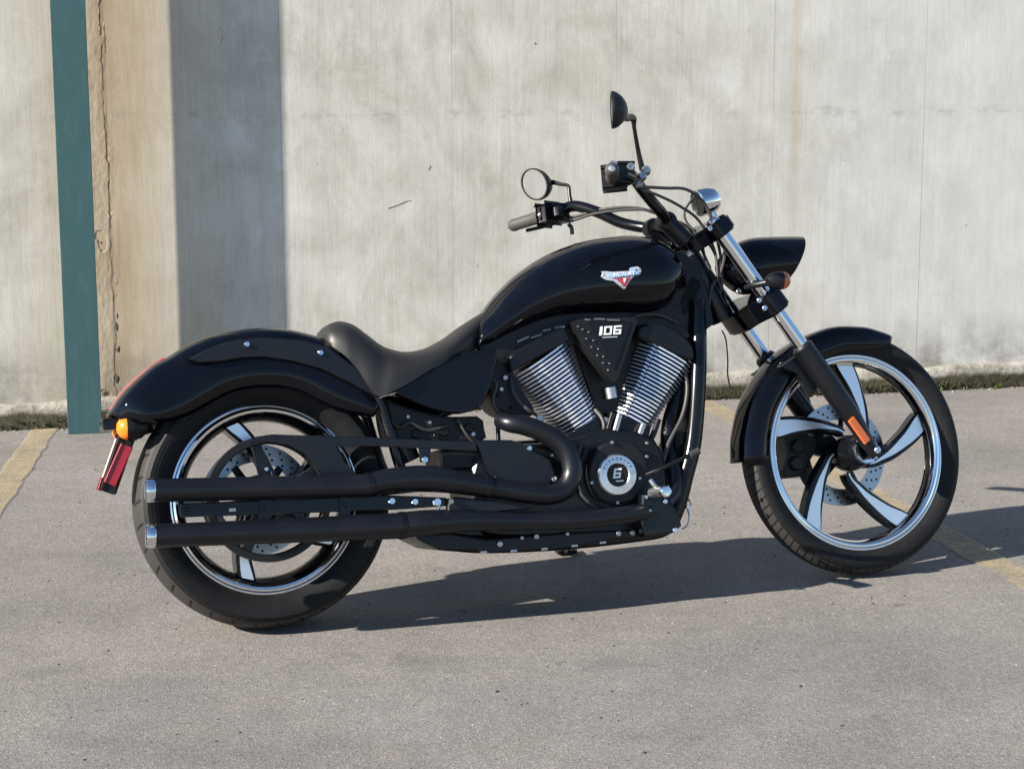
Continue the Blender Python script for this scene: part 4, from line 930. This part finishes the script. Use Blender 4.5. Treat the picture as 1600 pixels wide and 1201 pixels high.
# headlamp
hl_t, hl_b = ats(1247, 371, 0), ats(1213, 452, 0); hc = (hl_t + hl_b) / 2; hr = (hl_t - hl_b).length / 2
hb = ats(1122, 420, 0); ax_f = (hc - hb).normalized(); upf = (hl_t - hl_b).normalized()
hl = []; NR = 20; NA = 32
for i in range(NR + 1):
    t_ = i / NR; c = hb + (hc - hb) * t_; k_ = math.sin(math.pi / 2 * min(1., t_ * 1.9 + .06)) ** .6
    upv = (V((-ax_f.z, 0, ax_f.x)) * (1 - t_) + upf * t_).normalized(); rr = hr * (k_ * (.90 + .10 * t_))
    hl.append([c + upv * (rr * 1.02 * math.sin(2 * math.pi * k / NA)) + V((0, rr * .98 * math.cos(2 * math.pi * k / NA), 0)) for k in range(NA)])
vs = [p for r_ in hl for p in r_]; fs = [(i * NA + k, i * NA + (k + 1) % NA, (i + 1) * NA + (k + 1) % NA, (i + 1) * NA + k) for i in range(NR) for k in range(NA)] + [tuple(range(NA))]
hlo = steer(mesh('headlamp', vs, fs, PAINT, bike, 60))
nf = V((upf.z, 0, -upf.x)); lv = []
for i in range(6):
    rr = hr * (1 - (i / 5) ** 2 * 1.0) * .985 if i else hr * .985; rr = hr * .985 * math.cos(i / 5 * math.pi / 2)
    lv += [hc - nf * .006 + nf * (.022 * math.sin(i / 5 * math.pi / 2)) + upf * (rr * math.sin(2 * math.pi * k / NA)) + V((0, rr * .97 * math.cos(2 * math.pi * k / NA), 0)) for k in range(NA)]
mesh('headlamp_lens', lv, [(i * NA + k, i * NA + (k + 1) % NA, (i + 1) * NA + (k + 1) % NA, (i + 1) * NA + k) for i in range(5) for k in range(NA)], LENS, hlo, 60)
# front turn signals
for s in (-1, 1):
    c0 = ats(1176, 446, -.125); c1 = ats(1200, 441, -.165); cb = ats(1218, 437, -.185)
    P_ = lambda p: V((p.x, -s * p.y, p.z))
    sg = steer(tube('turn_signal', [(*P_(ats(1166, 449, -.09)), .008), (*P_(c0), .0085), (*P_(c1), .0105), (*P_(cb), .015)], SATIN, bike, n=16, seg=14))
    lathe('signal_housing', [(0, -.042), (.010, -.039), (.018, -.029), (.0235, -.014), (.025, .0), (.025, .005)], SATIN, sg, 28, False, (1, 0, -.05), P_(ats(1218, 438, -.185)))
    lathe('signal_lens', [(.0252, .004), (.0245, .012), (.0215, .020), (.015, .0265), (.008, .0295), (0, .030)], AMBERD, sg, 28, False, (1, 0, -.05), P_(ats(1218, 438, -.185)))

# instruments
ga, gb = ats(1090, 318, 0), ats(1126, 308, 0); gx = (gb - ga).normalized()
sp = steer(lathe('speedometer', [(0, .004), (.034, .004), (.0355, -.002), (.038, 0), (.0395, .006), (.039, .03), (.036, .048), (.028, .062), (.015, .070), (0, .072)], CHROME, bike, 48, False, gx, ga))
lathe('dial', [(0, .002), (.033, .002), (.033, .0055), (0, .0055)], PLAST, sp, 40, False, gx, ga)
tube('dial_stalk', [ats(1112, 330, 0), ats(1118, 345, 0)], CHROME, sp, .012, seg=14)

# handlebar: one bent tube, mirror symmetric
half = [(.36, .854, 1.084), (.25, .907, 1.089), (.22, .945, 1.096), (.195, .985, 1.106), (.15, 1.035, 1.078), (.12, 1.08, 1.045), (.09, 1.115, 1.026), (.05, 1.145, 1.012), (0, 1.152, 1.009)]
pts = [V((x, y, z)) for y, x, z in half] + [V((x, -y, z)) for y, x, z in reversed(half[:-1])]
hbr = steer(tube('handlebar', pts, FRAME, bike, .016, 110, 18)); hbr['label'] = 'black swept-back handlebar'
for s in (-1, 1):
    e0 = V((.852, s * .364, 1.084)); e1 = V((.905, s * .254, 1.089)); d = (e1 - e0).normalized()
    GRIPM = bpy.data.materials.get('grip_grey') or mat('grip_grey', (.05, .047, .045), .5)
    gp = lathe('grip', [(0, -.004), (.010, -.003), (.0165, .004), (.0185, .012), (.0175, .03), (.0182, .06), (.0178, .09), (.0195, .112), (.021, .118), (.016, .120)], GRIPM, hbr, 28, False, d, e0)
    lathe('grip_end', [(0, -.009), (.007, -.008), (.0095, -.004), (.0095, .002), (0, .002)], ALLOY, hbr, 20, False, d, e0)
    c = V((.917, s * .232, 1.090)); u = V((0, 0, 1)); w_ = d.cross(u).normalized(); u = w_.cross(d)
    box('switch_housing', c, (d, w_, u), (.036, .044, .050), PLAST, hbr, .010)
    for k in range(3): box('switch', c + u * (.014 - .013 * k) - w_ * s * .0 + V((-.022, 0, 0)) - d * .002, (d, w_, u), (.012, .012, .007), ALLOY if k == 1 else ENGB, hbr, .002)
    lev = tube('hand_lever', [c + d * .03 + w_ * s * 0 + V((.035, 0, -.008)), c + V((.05, s * .02, -.014)), c + V((.02, s * .08, -.018)), c + V((-.018, s * .13, -.020))], ENGB, hbr, .0055, 20, 10)
    box('lever_perch', c + d * .034 + V((.012, 0, .002)), (d, w_, u), (.022, .034, .03), ENGB, hbr, .006)
    # mirror on a cranked stem
    if s > 0:
        mc = ats(836, 288, .30); stem = [ats(893, 320, .20), ats(890, 306, .205), ats(888, 291, .21), ats(876, 288, .24), ats(862, 285, .27), mc + V((.012, -.004, 0))]; nrm = V((-.95, -.29, -.08)).normalized()
    else:
        mc = ats(957, 172, -.34); stem = [ats(1004, 266, -.215), ats(998, 240, -.225), ats(991, 200, -.255), ats(989, 185, -.265), ats(976, 184, -.30), mc + V((.030, 0, -.006))]; nrm = V((-.93, .36, .05)).normalized()
    ms = tube('mirror', [(*p, r_) for p, r_ in zip(stem, (.0085, .0065, .0055, .0095, .010, .012) if s < 0 else (.0065, .0055, .005, .0055, .0075, .011))], ENGB, hbr, n=36, seg=12)
    q = V((0, 1, 0)).rotation_difference(-nrm)
    ml_ = lathe('mirror_shell', [(.047, 0), (.0485, .004), (.045, .013), (.034, .026), (.018, .036), (0, .040)], PLAST, hbr, 40, False, -nrm, mc)
    gl = lathe('mirror_glass', [(0, .0012), (.0445, .0012), (.0445, .004), (0, .004)], GLASS, hbr, 40, False, -nrm, mc + nrm * .003)
    rm = lathe('mirror_rim', [(.0445, -.0035), (.0485, -.003), (.0492, .003), (.0445, .004)], PLAST, hbr, 40, True, -nrm, mc)
    sq = Matrix.Translation(mc) @ Matrix.Rotation(R(-24 if s > 0 else 0), 4, nrm) @ Matrix.Diagonal((1.0 if s < 0 else 1.2, 1.0 if s < 0 else 1.32, .98 if s < 0 else .93, 1)) @ Matrix.Rotation(R(24 if s > 0 else 0), 4, nrm) @ Matrix.Translation(-mc)
    for o in (ml_, gl, rm): o.data.transform(sq)
# brake master cylinder on the right
mcb = box('master_cylinder', ats(973, 274, -.262), (V((1, 0, -.05)).normalized(), V((0, 1, 0)), V((.05, 0, 1)).normalized()), (.055, .05, .052), ENGB, hbr, .012)
box('reservoir_lid', ats(973, 257, -.262), XYZ, (.05, .05, .008), SATIN, hbr, .003)
for u, v_, y, r_, h_ in ((957, 258, -.30, .011, .010), (1009, 268, -.25, .013, .02), (1003, 277, -.25, .012, .02), (998, 290, -.25, .009, .015), (985, 262, -.28, .012, .012)):
    bolt(ats(u, v_, y), r_, hbr, ALLOY, 'lever_fitting', h_, (-.3, -1, .1))
# risers
for s in (-1, 1):
    tube('riser', [(*(V((1.150, s * .045, 1.010)) - sax * .0), .025), (*V((1.175, s * .045, .985)), .025), (*V((1.205, s * .045, .955)), .026)], FRAME, hbr, n=8, seg=18)
    lathe('riser_clamp', [(.0145, -.018), (.025, -.018), (.0265, -.012), (.0265, .012), (.025, .018), (.0145, .018)], ENGB, hbr, 28, True, (0, 1, 0), (1.150, s * .045, 1.010))
# cables
def cable(pts, r_, f=ats): steer(tube('cable', [f(*p) for p in pts], RUBR, bike, r_, 48, 8))
cable([(1000, 292, -.215), (1040, 294, -.16), (1072, 296, -.10), (1098, 314, -.05), (1112, 345, -.04), (1126, 400, -.05), (1128, 450, -.05)], .0045)
cable([(1002, 296, -.21), (1030, 306, -.15), (1062, 322, -.10), (1092, 345, -.06), (1116, 390, -.06), (1122, 440, -.06)], .004)
cable([(868, 349, .22), (900, 338, .19), (950, 326, .12), (1000, 326, .07), (1040, 340, .05), (1080, 360, .05), (1110, 420, .05)], .0045)
cable([(855, 350, .23), (890, 346, .20), (930, 334, .14), (980, 328, .08), (1020, 330, .04), (1060, 350, .03)], .004)
cable([(1086, 305, 0), (1070, 330, 0), (1075, 350, 0), (1100, 372, -.02), (1118, 400, -.02), (1124, 440, -.03), (1130, 500, -.02)], .0035)
cable([(1130, 372, -.07), (1132, 400, -.07), (1126, 425, -.06), (1112, 450, -.05), (1108, 480, -.04)], .004)
cable([(1096, 372, -.03), (1104, 410, -.04), (1122, 440, -.05), (1136, 462, -.05)], .0035)
cable([(1128, 516, .0), (1134, 530, .0), (1137, 560, .0), (1137, 585, .0), (1141, 606, .0)], .0022)
tube('clutch_bracket', [ats(888, 350, .21), ats(893, 356, .21), ats(894, 366, .21)], ENGB, hbr, .006, 8, 8)
